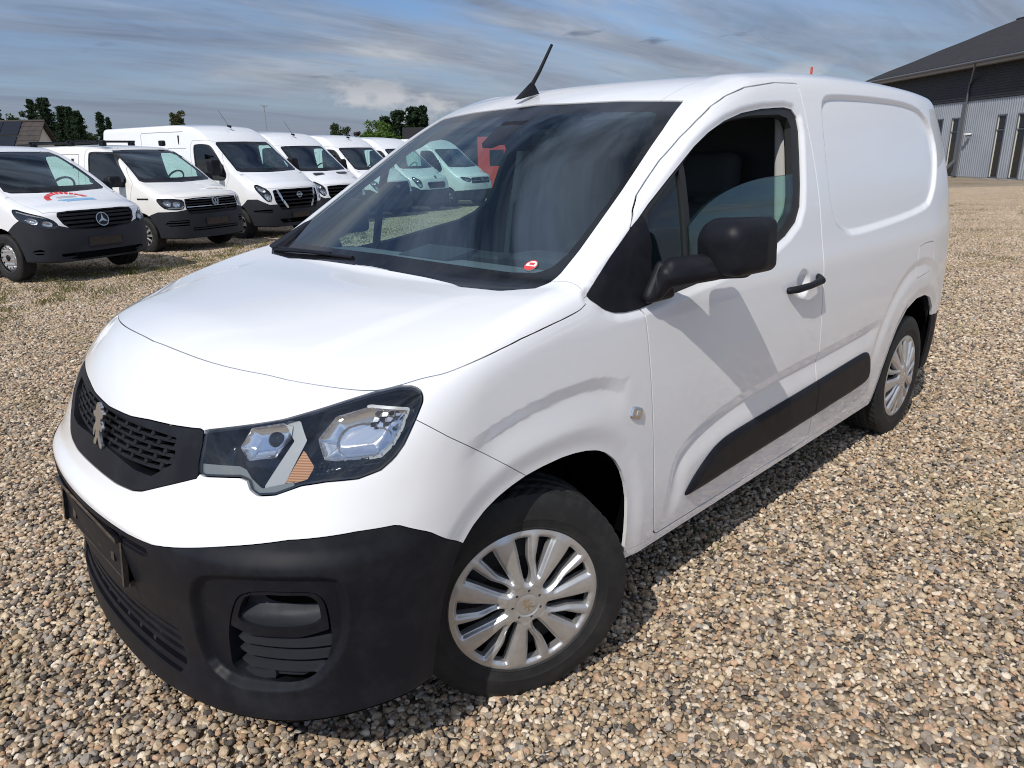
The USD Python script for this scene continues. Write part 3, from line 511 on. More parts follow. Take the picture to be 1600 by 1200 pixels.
em.apply_transform(trimesh.transformations.rotation_matrix(-.22, (0, 1, 0))); em.apply_translation((.836, 0, .838)); put_tm(gp, "emblem", em, "satin_chrome", smooth=False)
# headlamps
lamp = refine(lamp)
MAINREF = [(.660, .922), (.690, .966), (.755, .985), (.830, .978), (.818, .940), (.802, .908), (.778, .884), (.707, .878), (.676, .882)]; MAININ = soft([(.70, .945), (.742, .958), (.782, .948), (.800, .925), (.785, .894), (.738, .884), (.707, .888), (.69, .911)], 2)
SMALL = [(.500, .894), (.517, .936), (.543, .943), (.584, .95), (.605, .946), (.606, .92), (.581, .883), (.525, .871)]
DRL = [(.583, .955), (.617, .957), (.637, .920), (.602, .829), (.578, .817), (.560, .817), (.612, .918)]; AMBER = [(.634, .902), (.657, .868), (.645, .842), (.62, .833), (.603, .833)]
GREY = [(.408, .845), (.506, .857), (.523, .852), (.536, .836), (.56, .818), (.625, .838), (.618, .818), (.59, .806), (.545, .800), (.530, .812), (.526, .828), (.51, .834), (.425, .818)]
for sg_ in (1, -1):
    L = lamp.side(sg_); hp = put(van, "headlamp", *L.open(-.001)[:2], "lamp_glass", N=L.normals())
    A, f_, n = depth_patch(L, NOSE, HL, .004, .075, .02); put(hp, "lamp_housing", A, f_, "gloss_black", N=n)
    ring = L.where(lambda V: -poly_sd(NOSE(V), HL)-.0055); put(hp, "lamp_edge", *ring.open(-.004)[:2], "gloss_black", N=ring.normals())
    A, f_, n = depth_patch(L, NOSE, MAINREF, .007, .030, .03); put(hp, "main_reflector", A, f_, "chrome", N=n); rim_ = L.where(lambda V: np.maximum(np.abs(poly_sd(NOSE(V), MAINREF))-.003, .748-NOSE(V)[:, 0])); A = rim_.V-.006*rim_.normals(); put(hp, "reflector_rim", A, rim_.F, "drl", N=rim_.normals())
    A, f_, n = depth_patch(L, NOSE, MAININ, .020, .050, .03); put(hp, "reflector_bowl", A, f_, "satin_chrome", N=n)
    # checkered facets of the reflector's upper outer corner
    cN, cV = L.normals().mean(0), None
    for i in range(4):
        for j in range(3):
            P = np.array([(.755+.013*i+.004*j, .945+.011*j), (.766+.013*i+.004*j, .945+.011*j), (.768+.013*i+.004*j, .9545+.011*j), (.757+.013*i+.004*j, .9545+.011*j)]); q = patch(L, NOSE, P)
            if len(q.F) > 1:
                A = q.V-(.012+.006*((i+j) % 2))*q.normals(); put(hp, "reflector_facet", A, q.F, "chrome" if (i+j) % 2 else "dark_glass", smooth=True)
    A, f_, n = depth_patch(L, NOSE, SMALL, .008, .026, .02); put(hp, "inner_reflector", A, f_, "chrome", N=n)
    ball = trimesh.creation.icosphere(3, .030); q = patch(L, NOSE, [(.545, .905), (.585, .905), (.585, .94), (.545, .94)]); c_ = q.V.mean(0)-.048*q.normals().mean(0); ball.apply_translation(c_); put_tm(hp, "projector_lens", ball, "dark_glass", smooth=True)
    lifted(hp, "running_light", L, NOSE, DRL, .016, .012, "drl"); lifted(hp, "turn_signal", L, NOSE, AMBER, .022, .012, "amber"); lifted(hp, "lower_reflector", L, NOSE, GREY, .012, .008, "lamp_grey")
    for z0 in (.846, .853, .860, .867, .874):
        q = L.where(lambda V: np.maximum(np.abs(V[:, 2]-z0-.10*(NOSE(V)[:, 0]-.66))-.0016, np.maximum(.655-NOSE(V)[:, 0], NOSE(V)[:, 0]-.83)))
        q = q.where(lambda V: poly_sd(NOSE(V), HL)+.012)
        if len(q.F) > 2: v, f, n = q.shell(.006, -.018); put(hp, "lamp_rib", v, f, "gloss_black", N=n)
# black mirror triangle
for sg_ in (1, -1):
    pass
# ---- cabin
lin = Surf(V0 := body_all[0], body_all[1], body_f).where(lambda V: np.maximum(np.maximum(np.where(V[:, 2] > 1.0, V[:, 0]+.02, V[:, 0]+.42), -1.66-V[:, 0]), .35-V[:, 2]))
lin = lin.where(lambda V: -np.maximum(poly_sd(AYZ(V), WS), np.maximum(-1.25-V[:, 0], V[:, 0]-.3))).where(lambda V: -poly_sd(XZ(V), WININ)+0*V[:, 0] if True else 0).where(lambda V: -np.maximum(poly_sd(V[:, :2], BON), .96-V[:, 2]))
v, f, n = lin.open(-.034); put(van, "cabin_lining", v, f[:, ::-1], "dark_interior", N=-n)
blk = trimesh.creation.extrude_polygon(sg.Polygon([(-.84, .35), (.84, .35), (.86, 1.0), (.80, 1.45), (.68, 1.72), (-.68, 1.72), (-.80, 1.45), (-.86, 1.0)]), .02, engine="earcut"); vv = blk.vertices.copy(); blk.vertices = np.stack([vv[:, 2]-1.66, vv[:, 0], vv[:, 1]], 1); blk.fix_normals(); put_tm(van, "bulkhead", blk, "dark_interior")
dash = prism([(-.08, 1.10), (-.30, 1.135), (-.50, 1.125), (-.58, 1.09), (-.64, .98), (-.60, .88), (-.45, .83), (-.08, .83)], 1.58, (0, -.79, 0)); dsp = put_tm(van, "dashboard", dash, "grey_interior", smooth=20)
put_tm(dsp, "instrument_hood", cat_(rbox(.16, .34, .07, .03, (-.58, .38, 1.135)), rbox(.10, .22, .09, .02, (-.60, 0, 1.10)), rbox(.02, .30, .19, .008, (-.645, 0, .99))), "dark_interior")
for y0 in (-.5, 0, .5): put_tm(dsp, "defroster_vent", box(.02, .30, .004, (-.20, y0, 1.128), ry=.12), "black_plastic")
put_tm(dsp, "paper_tray", box(.16, .30, .012, (-.50, -.18, 1.14), ry=.15), "grey_plastic")
st = trimesh.creation.torus(.175, .016, major_sections=48, minor_sections=10); st = cat_(st, rbox(.14, .10, .05, .02), box(.33, .03, .02), box(.03, .17, .02, (0, -.085, 0))); st.apply_transform(trimesh.transformations.rotation_matrix(-1.15, (0, 1, 0))); st.apply_translation((-.82, .38, 1.03)); put_tm(dsp, "steering_wheel", st, "black_plastic")
def seat(y0, w):
    m = cat_(rbox(.52, w, .16, .06, (-1.17, y0, .66)), rbox(.16, w, .62, .06, (-1.47, y0, .98), ry=-.16)); p_ = put_tm(van, "seat", m, "seat_fabric", smooth=40)
    put_tm(p_, "headrest", cat_(rbox(.10, .26, .19, .045, (-1.55, y0, 1.40), ry=-.1), box(.015, .12, .12, (-1.53, y0, 1.30), ry=-.1)), "seat_fabric", smooth=40)
seat(.40, .50); seat(-.30, .86)
put_tm(van, "interior_mirror", cat_(rbox(.06, .25, .075, .025, (-.80, .05, 1.555)), tube([(-.76, .0, 1.62), (-.79, .03, 1.58)], .012)), "black_plastic")
put_tm(van, "sensor_cover", rbox(.10, .17, .06, .025, (-.755, .01, 1.585), ry=.62), "black_plastic")
for y0 in (.40, -.40): put_tm(van, "sun_visor", rbox(.16, .36, .02, .009, (-.98, y0, 1.655), ry=.35), "grey_interior")
for s_ in (1, -1): put_tm(van, "belt_pillar_trim", rbox(.09, .05, .76, .02, (-1.525, s_*.745, 1.28), rx=s_*.13, ry=-.10), "pillar_trim")
# sticker low in the windscreen
stc = lathe([(0, 0), (.021, 0), (.021, .0012), (0, .0012)], 28); Rm = np.eye(4); nn = grad(body_f, np.array([[-.172, .652, 1.2075]]))[0]; nn /= np.linalg.norm(nn); a_ = np.cross(nn, [0, 0, 1]); a_ /= np.linalg.norm(a_); b_ = np.cross(nn, a_)
Rm[:3, 0], Rm[:3, 1], Rm[:3, 2], Rm[:3, 3] = a_, nn, -np.cross(nn, a_)*-1, np.array([-.172, .652, 1.2075])-.006*nn
Rm[:3, 2] = np.cross(a_, nn); stc.apply_transform(Rm); sp = put_tm(van, "sticker", stc, "print_white")
def stick(m2, off, m):  # shapes drawn in the sticker's own plane (x right, y up) laid on it
    v = m2.vertices; R = -a_; U = np.cross(R, -nn); U = U if U[2] > 0 else -U
    m2 = m2.copy(); m2.vertices = Rm[:3, 3]+v[:, :1]*R+v[:, 1:2]*U+nn*(off+v[:, 2:3]); m2.fix_normals(); put_tm(sp, "sticker_print", m2, m, smooth=False)
half = sg.Point(0, 0).buffer(.0205, 24).intersection(sg.box(-.03, -.03, .03, -.004)); stick(trimesh.creation.extrude_polygon(half, .0006, engine="earcut"), .0016, "print_red")
stick(trimesh.creation.extrude_polygon(sg.Point(0, 0).buffer(.021, 24).difference(sg.Point(0, 0).buffer(.0185, 24)), .0006, engine="earcut"), .0017, "print_red")
stick(trimesh.creation.extrude_polygon(sg.box(-.009, .002, .009, .011), .0006, engine="earcut"), .0017, "print_red")
# wipers
for s_ in (1, -1):
    cw = trimesh.convex.convex_hull(np.array([(-.085, -.79, 1.150), (-.10, -.70, 1.155), (-.30, -.742, 1.268), (-.26, -.770, 1.250), (-.11, -.80, 1.172), (-.095, -.72, 1.172)])*[1, -s_, 1]); 
    if s_ < 0: put_tm(van, "cowl", cw, "black_plastic")
put_tm(van, "wiper", cat_(tube([(-.075, -.70, 1.158), (-.088, -.45, 1.168), (-.092, -.15, 1.170)], .006), tube([(-.085, -.68, 1.166), (-.093, -.30, 1.172)], .007)), "black_plastic")
put_tm(van, "cowl", box(.10, 1.40, .01, (-.10, 0, 1.125)), "black_plastic")
# antenna
ab = m3.Manifold.hull_points(np.array([(-.905, -.137, 1.716), (-.905, -.103, 1.716), (-1.01, -.145, 1.74), (-1.01, -.095, 1.74), (-1.0, -.13, 1.775), (-1.0, -.11, 1.775), (-.985, -.12, 1.784)])); am = ab.to_mesh(); ap = put(van, "antenna_base", am.vert_properties[:, :3], am.tri_verts, "black_plastic")
put_tm(ap, "antenna_rod", tube([(-.985, -.12, 1.765), (-1.04, -.12, 1.83), (-1.115, -.12, 1.934)], [.009, .0075, .006]), "black_plastic", smooth=True)
# mirrors, handles, side markers
def blob(centres, pitch=.011, rounds=10):
    """hull of spheres, refined and smoothed"""
    man = m3.Manifold.batch_hull([m3.Manifold.sphere(r, 20).translate(list(c)) for c, r in centres]); return man
def smooth_man(man, edge=.012, it=12):
    mm = man.refine_to_length(edge).to_mesh(); t = trimesh.Trimesh(mm.vert_properties[:, :3], mm.tri_verts); trimesh.smoothing.filter_taubin(t, iterations=it); return t
for sg_ in (1, -1):
    hs = blob([((-.585, .985, 1.195), .036), ((-.578, 1.075, 1.195), .036), ((-.64, 1.098, 1.200), .035), ((-.597, 1.008, 1.255), .066), ((-.590, 1.055, 1.262), .058), ((-.645, 1.082, 1.270), .048), ((-.69, .970, 1.185), .022), ((-.70, 1.104, 1.190), .026), ((-.69, .980, 1.285), .028), ((-.70, 1.096, 1.292), .028)])
    m = smooth_man(hs, .011, 10); m = m if sg_ == 1 else mirror_y(m); mp = put_tm(van, "door_mirror", m, "black_plastic", smooth=50)
    arm = blob([((-.405, .900, 1.108), .020), ((-.50, .905, 1.105), .016), ((-.47, .905, 1.175), .020), ((-.45, .905, 1.19), .016)])+blob([((-.43, .905, 1.115), .024), ((-.455, .925, 1.165), .034), ((-.475, .93, 1.185), .030)])+blob([((-.455, .93, 1.160), .032), ((-.47, .93, 1.185), .030), ((-.58, 1.01, 1.178), .034), ((-.57, 1.0, 1.190), .034)])+blob([((-.57, 1.0, 1.178), .033), ((-.62, 1.075, 1.175), .024), ((-.66, 1.085, 1.185), .018)])
    m = smooth_man(arm, .010, 8); m = m if sg_ == 1 else mirror_y(m); put_tm(mp, "mirror_arm", m, "black_plastic", smooth=50)
    g = rbox(.008, .115, .11, .003, (-.712, 1.035, 1.235)); put_tm(mp, "mirror_glass", g if sg_ == 1 else mirror_y(g), "chrome")
    hb = smooth_man(blob([((-1.295, .915, .997), .013), ((-1.33, .935, 1.0), .014)])+blob([((-1.33, .935, 1.0), .014), ((-1.42, .943, 1.003), .0125)])+blob([((-1.42, .943, 1.003), .0125), ((-1.515, .940, 1.008), .014)])+blob([((-1.515, .940, 1.008), .015), ((-1.555, .915, 1.008), .016), ((-1.55, .91, 1.015), .014)]), .008, 6)
    hb.vertices[:, 1] -= .007; put_tm(van, "door_handle", hb if sg_ == 1 else mirror_y(hb), "black_plastic", smooth=50)
    mk = rbox(.055, .022, .038, .010, (-.345, .908, .771), ry=-.35); p_ = put_tm(van, "side_marker", mk if sg_ == 1 else mirror_y(mk), "satin_chrome")
    mk = rbox(.018, .01, .018, .004, (-.345, .916, .771), ry=-.35); put_tm(p_, "side_marker_bulb", mk if sg_ == 1 else mirror_y(mk), "drl")
# black triangle at the foot of the windscreen pillar
TRI = [(-.160, 1.140), (-.281, 1.224), (-.399, 1.299), (-.46, 1.333), (-.475, 1.25), (-.462, 1.200), (-.448, 1.080), (-.376, 1.074), (-.316, 1.075), (-.262, 1.082), (-.221, 1.098)]
full = Surf(body_all[0], body_all[1], body_f).where(lambda V: np.maximum(np.abs(V[:, 0]+.31)-.25, np.maximum(np.abs(V[:, 2]-1.2)-.25, .6-np.abs(V[:, 1]))))
for sg_ in (1, -1):
    v, f, n = full.side(sg_).where(poly(XZ, TRI)).where(lambda V: np.abs(V[:, 0]+.31)-.3).shell(.012, .003); put(van, "pillar_cover", v, f, "black_plastic", N=n)
# ---- wheel arch liners and wheels
def liner(cx, y0, y1, r0):
    a = np.linspace(-.02, math.pi+.02, 24); n = len(a); out = []
    P = np.stack([cx+r0*np.cos(a), np.zeros(n), .33+r0*np.sin(a)], 1); A = P+np.stack([0*a, np.where(a > 1.75, max(y1, .872 if y1 < .8 else y1), y1), 0*a], 1); B = P+[0, y0, 0]; C = np.array([[cx, y0, .33]])
    v = np.vstack([A, B, C]); i = np.arange(n-1); f = np.concatenate([np.stack([i, i+1, i+n], 1), np.stack([i+1, i+n+1, i+n], 1), np.stack([i+n, i+n+1, np.full(n-1, 2*n)], 1)]); return trimesh.Trimesh(v, f, process=False)
for cx in (.03, -2.81):
    for s_ in (1, -1):
        m = liner(cx, .40, .76 if cx > 0 else .86, .43); put_tm(van, "arch_liner", m if s_ == 1 else mirror_y(m), "liner", smooth=True)
def tyre_mesh(R=.326, w=.205, rim=.213, n=300):
    h = w/2; prof = [(rim, -h*.90), (rim+.012, -h*.97), (R-.062, -h*1.02), (R-.030, -h*.98), (R-.012, -h*.90)]
    xs = np.linspace(-.86, .86, 30)*h; prof += [(R-.010*abs(x/h)**6, x) for x in xs]
    prof += [(R-.012, h*.90), (R-.020, h*.945), (R-.030, h*.98), (R-.045, h*1.01), (R-.062, h*1.02), (R-.068, h*1.035), (R-.072, h*1.035), (R-.076, h*1.015), (R-.088, h*1.0), (rim+.016, h*.985), (rim+.013, h*.995), (rim+.009, h*.97), (rim+.004, h*.92), (rim-.01, h*.86)]
    m = lathe(prof, n); v = m.vertices; r = np.hypot(v[:, 0], v[:, 2]); a = np.arctan2(v[:, 2], v[:, 0]); x = v[:, 1]/h
    cut = np.zeros(len(v)); tread = r > R-.026
    for c in (-.45, 0, .45): cut = np.maximum(cut, (np.abs(x-c) < .065)*.007)
    s = (a*n/(2*np.pi)*1.0+14*np.abs(x)) % 6; cut = np.maximum(cut, (s < 2.0)*.003*(np.abs(x) > .12))
    k = np.where(tread, (r-cut)/r, 1.0); m.vertices = np.stack([v[:, 0]*k, v[:, 1], v[:, 2]*k], 1); return m
TYRE = tyre_mesh()
def cover_mesh(R=.2235, seven=7):
    nr, na = 64, 7*72; rr = np.linspace(.002, R, nr); aa = np.arange(na)*2*np.pi/na; g = np.stack([rr[:, None]*np.cos(aa), rr[:, None]*np.sin(aa)], -1).reshape(-1, 2)
    U = 2*np.pi/seven; win = []
    hw = lambda r: .0165+.0165*sstep(.06, .21, r); hn = lambda r: .0088+.0075*sstep(.09, .21, r); phi = lambda r: U/2+.17*sstep(.140, .07, r)
    for k in range(seven):
        for q in (0, 1):
            r = np.linspace(.064 if q == 0 else .088, .199, 16)
            if q == 0: lo, hi = np.arcsin(hw(r)/r), phi(r)-np.arcsin(hn(r)/r)
            else: lo, hi = phi(r)+np.arcsin(hn(r)/r), U-np.arcsin(hw(r)/r)
            hi = np.maximum(hi, lo+.01); P = [(a_*np.cos(t), a_*np.sin(t)) for a_, t in zip(r, lo+k*U)]+[(a_*np.cos(t), a_*np.sin(t)) for a_, t in zip(r[::-1], (hi+k*U)[::-1])]
            win.append(soft(P, 1))
    sd = np.min([poly_sd(g, P) for P in win], 0); rad = np.hypot(g[:, 0], g[:, 1])
    y = .098+.020*np.cos(np.clip(rad/R, 0, 1)*np.pi/2)**.8-.004*sstep(.2, .2235, rad)
    th = (np.arctan2(g[:, 1], g[:, 0])) % U; y = y-.010*sstep(.010, .0, sd)+.003*sstep(.0, .03, sd)*(rad > .06)
    y += -.003*sstep(.036, .032, rad)*sstep(.028, .032, rad)
    holes = np.array([(.043*np.cos(U/2+k*U), .043*np.sin(U/2+k*U)) for k in range(seven)]); hd = np.min(np.hypot(g[:, None, 0]-holes[None, :, 0], g[:, None, 1]-holes[None, :, 1]), 1)-.0045
    V = np.stack([g[:, 0], y, g[:, 1]], 1); i, j = np.meshgrid(np.arange(nr-1), np.arange(na), indexing="ij"); i, j = i.ravel(), j.ravel(); k = (j+1) % na
    F = np.concatenate([np.stack([i*na+j, i*na+k, (i+1)*na+k], 1), np.stack([i*na+j, (i+1)*na+k, (i+1)*na+j], 1)])
    V2, F2 = clip(V, F, -np.minimum(sd, hd))
    m = trimesh.Trimesh(V2, F2, process=False)
    e = np.sort(np.concatenate([F2[:, [0, 1]], F2[:, [1, 2]], F2[:, [2, 0]]]), 1); ue, c = np.unique(e, axis=0, return_counts=True); be = ue[c == 1]
    # the rims of the openings go down into the cover
    A, B = V2[be[:, 0]], V2[be[:, 1]]; sh = lambda P, s_: P*[1, 1, 1]-np.array([0, s_, 0]); n = len(be); W = np.concatenate([A, B, sh(B, .022), sh(A, .022)]); q = np.arange(n)
    w = trimesh.Trimesh(W, np.concatenate([np.stack([q, q+n, q+2*n], 1), np.stack([q, q+2*n, q+3*n], 1)]), process=False); return m, w
COVER, COVW = cover_mesh()
def wheel(parent, at, out, steer=0.0, roll=0.0, name="wheel"):
    T = trimesh.transformations; X = T.translation_matrix(at) @ T.rotation_matrix(steer, (0, 0, 1)) @ T.rotation_matrix(0 if out > 0 else math.pi, (0, 0, 1)) @ T.rotation_matrix(roll, (0, 1, 0))
    def pm(par, nm, m, mt, **k): m = m.copy(); m.apply_transform(X); return put_tm(par, nm, m, mt, **k)
    wp = pm(parent, name, lathe([(0, .02), (.10, .03), (.12, .055), (.185, .045), (.20, .0), (.212, -.08), (.212, -.09)], 48), "steel_wheel", smooth=30)
    pm(wp, "tyre", TYRE, "rubber", smooth=25); c = pm(wp, "wheel_cover", cat_(COVER, COVW), "silver", smooth=28)
    hubm = lathe([(0, .1165), (.012, .1162), (.026, .114), (.0295, .111), (.0295, .10)], 32)
    pm(wp, "hub_emblem", hubm, "satin_chrome", smooth=30)
    ln = trimesh.creation.extrude_polygon(sg.Polygon(LION).buffer(.002), .0025, engine="earcut"); v = ln.vertices.copy()*[.36, .36, 1]; ln.vertices = np.stack([-v[:, 0], .1155+v[:, 2], v[:, 1]], 1); ln.fix_normals(); pm(wp, "hub_lion", ln, "chrome", smooth=False)
ST = -.444
for sg_ in (1, -1):
    c, s = math.cos(ST), math.sin(ST); yk, yo = sg_*.68, sg_*.102
    wheel(van, (-s*yo, yk+c*yo, .315), sg_, ST, roll=.52); wheel(van, (-2.785, sg_*.785, .315), sg_, 0, roll=1.9)
put_tm(van, "axle", cat_(box(.12, 1.5, .1, (-2.785, 0, .3)), box(1.1, 1.2, .25, (.05, 0, .42)), box(2.6, 1.0, .12, (-1.5, 0, .30))), "liner", smooth=False)

# ------------------------------------------------------------------ ground and gravel
C0 = np.array([EYE[0], EYE[1]]); DIR = np.array([fw[0], fw[1]])/math.hypot(fw[0], fw[1]); RGT = np.array([-DIR[1], DIR[0]])*-1.0
def gz(x, y):
    d = (np.asarray(x)-C0[0])*DIR[0]+(np.asarray(y)-C0[1])*DIR[1]
    q = .0225*np.logaddexp(0, (d-5.0)/.6)*.6+1e-4; return -(q**-4+.62**-4)**-.25
def world(d, l): p = C0+d*DIR+l*RGT; return float(p[0]), float(p[1])
GRAVEL_RAMP = [(0, (0.105, 0.087, 0.074)), (0.06, (0.065, 0.062, 0.062)), (0.12, (0.218, 0.179, 0.139)), (0.22, (0.349, 0.271, 0.188)), (0.34, (0.415, 0.339, 0.256)), (0.44, (0.263, 0.228, 0.197)), (0.54, (0.518, 0.431, 0.317)), (0.64, (0.386, 0.272, 0.185)), (0.72, (0.566, 0.497, 0.409)), (0.8, (0.299, 0.281, 0.263)), (0.88, (0.633, 0.573, 0.492)), (0.94, (0.439, 0.306, 0.218)), (1, (0.722, 0.669, 0.599))]
mat("stone", {"g": ("geometry", {}), "at": ("attribute", {"attribute": "rnd"}), "r": ("rgb_ramp", {"ramp": GRAVEL_RAMP, "interpolate": False}), "tc": ("texture_coordinate", {}), "n": ("noise_texture", {"scale": 90., "detail": 6., "roughness": .7}),
              "nr": ("rgb_ramp", {"ramp": [(.25, (.72, .70, .68)), (.75, (1.32, 1.32, 1.32))]}), "m": ("mix", {"mix_type": "multiply", "fac": 1.0}),
              "big": ("noise_texture", {"scale": .8, "detail": 4.}), "br": ("rgb_ramp", {"ramp": [(.35, (.96, .90, .81)), (.7, (1.14, 1.09, 1.0))]}), "m2": ("mix", {"mix_type": "multiply", "fac": 1.0}),
              "ms": ("noise_texture", {"scale": 1.1, "detail": 7., "roughness": .7}), "msr": ("rgb_ramp", {"ramp": [(.56, (0, 0, 0)), (.68, (.42, .42, .42))]}), "mm": ("mix", {"color2": (.25, .20, .07)}), "p": ("principled_bsdf", {"roughness": .72, "specular_ior_level": .35}), "b": ("bump", {"strength": .35, "distance": .002})},
    [("at.fac", "r.fac"), ("tc.object", "n.vector"), ("n.fac", "nr.fac"), ("r.color", "m.color1"), ("nr.color", "m.color2"), ("g.position", "big.vector"), ("big.fac", "br.fac"), ("m.color", "m2.color1"), ("br.color", "m2.color2"), ("g.position", "ms.vector"), ("ms.fac", "msr.fac"), ("msr.color", "mm.fac"), ("m2.color", "mm.color1"), ("mm.color", "p.base_color"), ("n.fac", "b.height"), ("b.normal", "p.normal")])
mat("ground_gravel", {"g": ("geometry", {}), "v": ("voronoi_texture", {"scale": 42.}), "sc": ("separate_color", {}), "r": ("rgb_ramp", {"ramp": GRAVEL_RAMP, "interpolate": False}), "big": ("noise_texture", {"scale": .35, "detail": 6.}),
                      "br": ("rgb_ramp", {"ramp": [(.35, (.88, .84, .76)), (.7, (1.05, 1.03, 1.0))]}), "m2": ("mix", {"mix_type": "multiply", "fac": 1.0}),
                      "gr": ("noise_texture", {"scale": .22, "detail": 7., "roughness": .68}), "grr": ("rgb_ramp", {"ramp": [(.52, (0, 0, 0)), (.66, (.6, .6, .6))]}), "gm": ("mix", {"color2": (.17, .155, .06)}),
                      "d": ("rgb_ramp", {"ramp": [(0, (1, 1, 1)), (.55, (.75, .75, .75)), (.9, (.25, .25, .25))]}), "m3": ("mix", {"mix_type": "multiply", "fac": .4}),
                      "b": ("bump", {"strength": .9, "distance": .02, "invert": True}), "p": ("principled_bsdf", {"roughness": .85, "specular_ior_level": .25})},
    [("g.position", "v.vector"), ("v.color", "sc.color"), ("sc.r", "r.fac"), ("g.position", "big.vector"), ("big.fac", "br.fac"), ("r.color", "m2.color1"), ("br.color", "m2.color2"), ("v.distance", "d.fac"),
     ("m2.color", "m3.color1"), ("d.color", "m3.color2"), ("g.position", "gr.vector"), ("gr.fac", "grr.fac"), ("grr.color", "gm.fac"), ("m3.color", "gm.color1"), ("gm.color", "p.base_color"), ("v.distance", "b.height"), ("b.normal", "p.normal")])
# one sheet out to the horizon: fine in front, coarse far off
dd = np.concatenate([np.linspace(-60, -4, 15), np.linspace(-3, 45, 97), np.geomspace(48, 1500, 26)]); ll = np.concatenate([-np.geomspace(1500, 42, 20), np.linspace(-40, 40, 81), np.geomspace(42, 1500, 20)])
D, Lg = np.meshgrid(dd, ll, indexing="ij"); X = C0[0]+D*DIR[0]+Lg*RGT[0]; Y = C0[1]+D*DIR[1]+Lg*RGT[1]; Z = gz(X, Y)-.012
i, j = np.meshgrid(np.arange(len(dd)-1), np.arange(len(ll)-1), indexing="ij"); i, j = i.ravel(), j.ravel(); n = len(ll)
GF = np.concatenate([np.stack([i*n+j, i*n+j+1, (i+1)*n+j+1], 1), np.stack([i*n+j, (i+1)*n+j+1, (i+1)*n+j], 1)])
GV = np.stack([X, Y, Z], -1).reshape(-1, 3)
nrm = np.cross(GV[GF[0, 1]]-GV[GF[0, 0]], GV[GF[0, 2]]-GV[GF[0, 0]]); GF = GF if nrm[2] > 0 else GF[:, ::-1]
gp_ = put("/World", "ground", GV, GF, "ground_gravel", smooth=True); tag(stage.GetPrimAtPath(gp_), "gravel yard that spreads to the far buildings", "ground", kind="structure")
def stone_tile(seed, size, count, sub, mean):
    rg = np.random.default_rng(seed); base = trimesh.creation.icosphere(sub); bv, bf = base.vertices, base.faces; nv = len(bv); VV, FF = [], []
    xy = rg.uniform(-size/2, size/2, (count, 2)); sz = np.clip(rg.lognormal(math.log(mean), .34, count), mean*.45, mean*2.3); order = np.argsort(sz)
    for k, q in enumerate(order):
        s = sz[q]; ax = np.array([1.0, rg.uniform(.62, .95), rg.uniform(.42, .75)])*s/2
        v = bv.copy()
        for _ in range(5):   # flats and blunt corners of a broken pebble
            d = rg.normal(size=3); d /= np.linalg.norm(d); h = rg.uniform(.52, .84); t = v@d; v = v-np.maximum(t-h, 0)[:, None]*d*.85
        v = v*(1+rg.normal(0, .035, (nv, 1)))*ax
        R = trimesh.transformations.random_rotation_matrix(rg.random(3))[:3, :3]; a = rg.uniform(0, 2*math.pi); tilt = rg.normal(0, .3, 2)
        Rz = trimesh.transformations.euler_matrix(tilt[0], tilt[1], a)[:3, :3]; v = v@Rz.T; v += [xy[q, 0], xy[q, 1], rg.uniform(-.010, .002)+.12*s]; VV.append(v); FF.append(bf+k*nv)
    return np.vstack(VV), np.vstack(FF)
GS = .6
inst = UsdGeom.PointInstancer.Define(stage, "/World/gravel"); tag(inst.GetPrim(), "loose rounded gravel stones covering the yard", "gravel", kind="stuff")
protos = [("near_stones", stone_tile(1, GS, 2900, 1, .0165)), ("near_stones_001", stone_tile(2, GS, 2900, 1, .0165)), ("far_stones", stone_tile(3, GS, 2150, 1, .0178)), ("far_stones_001", stone_tile(4, GS, 2150, 1, .0178))]
rel = inst.CreatePrototypesRel(); pos_rnd = []
for nm, (v, f) in protos:
    nvs = len(trimesh.creation.icosphere(1).vertices); pth = put("/World/gravel", nm, v, f, "stone", smooth=False, rnd=np.repeat(np.random.default_rng(len(pos_rnd)+9).random(len(v)//nvs), nvs)); pos_rnd.append(1); rel.AddTarget(pth)
pos, idx, ori = [], [], []; rg = np.random.default_rng(5)
for a in range(-4, 62):
    for b in range(-60, 60):
        d, l = a*GS, b*GS
        if d < -1.2 or d > 35 or abs(l) > .78*(d+1.6)+.6: continue
        x, y = world(d, l); pos.append((x, y, float(gz(x, y)))); idx.append((0 if d < 4.6 else 2)+int(rg.integers(2))); q = rg.integers(4)*math.pi/2+math.atan2(DIR[1], DIR[0]); ori.append(Gf.Quath(math.cos(q/2), 0, 0, math.sin(q/2)))
inst.CreatePositionsAttr(Vt.Vec3fArray([Gf.Vec3f(*p) for p in pos])); inst.CreateProtoIndicesAttr(Vt.IntArray(idx)); inst.CreateOrientationsAttr(Vt.QuathArray(ori))
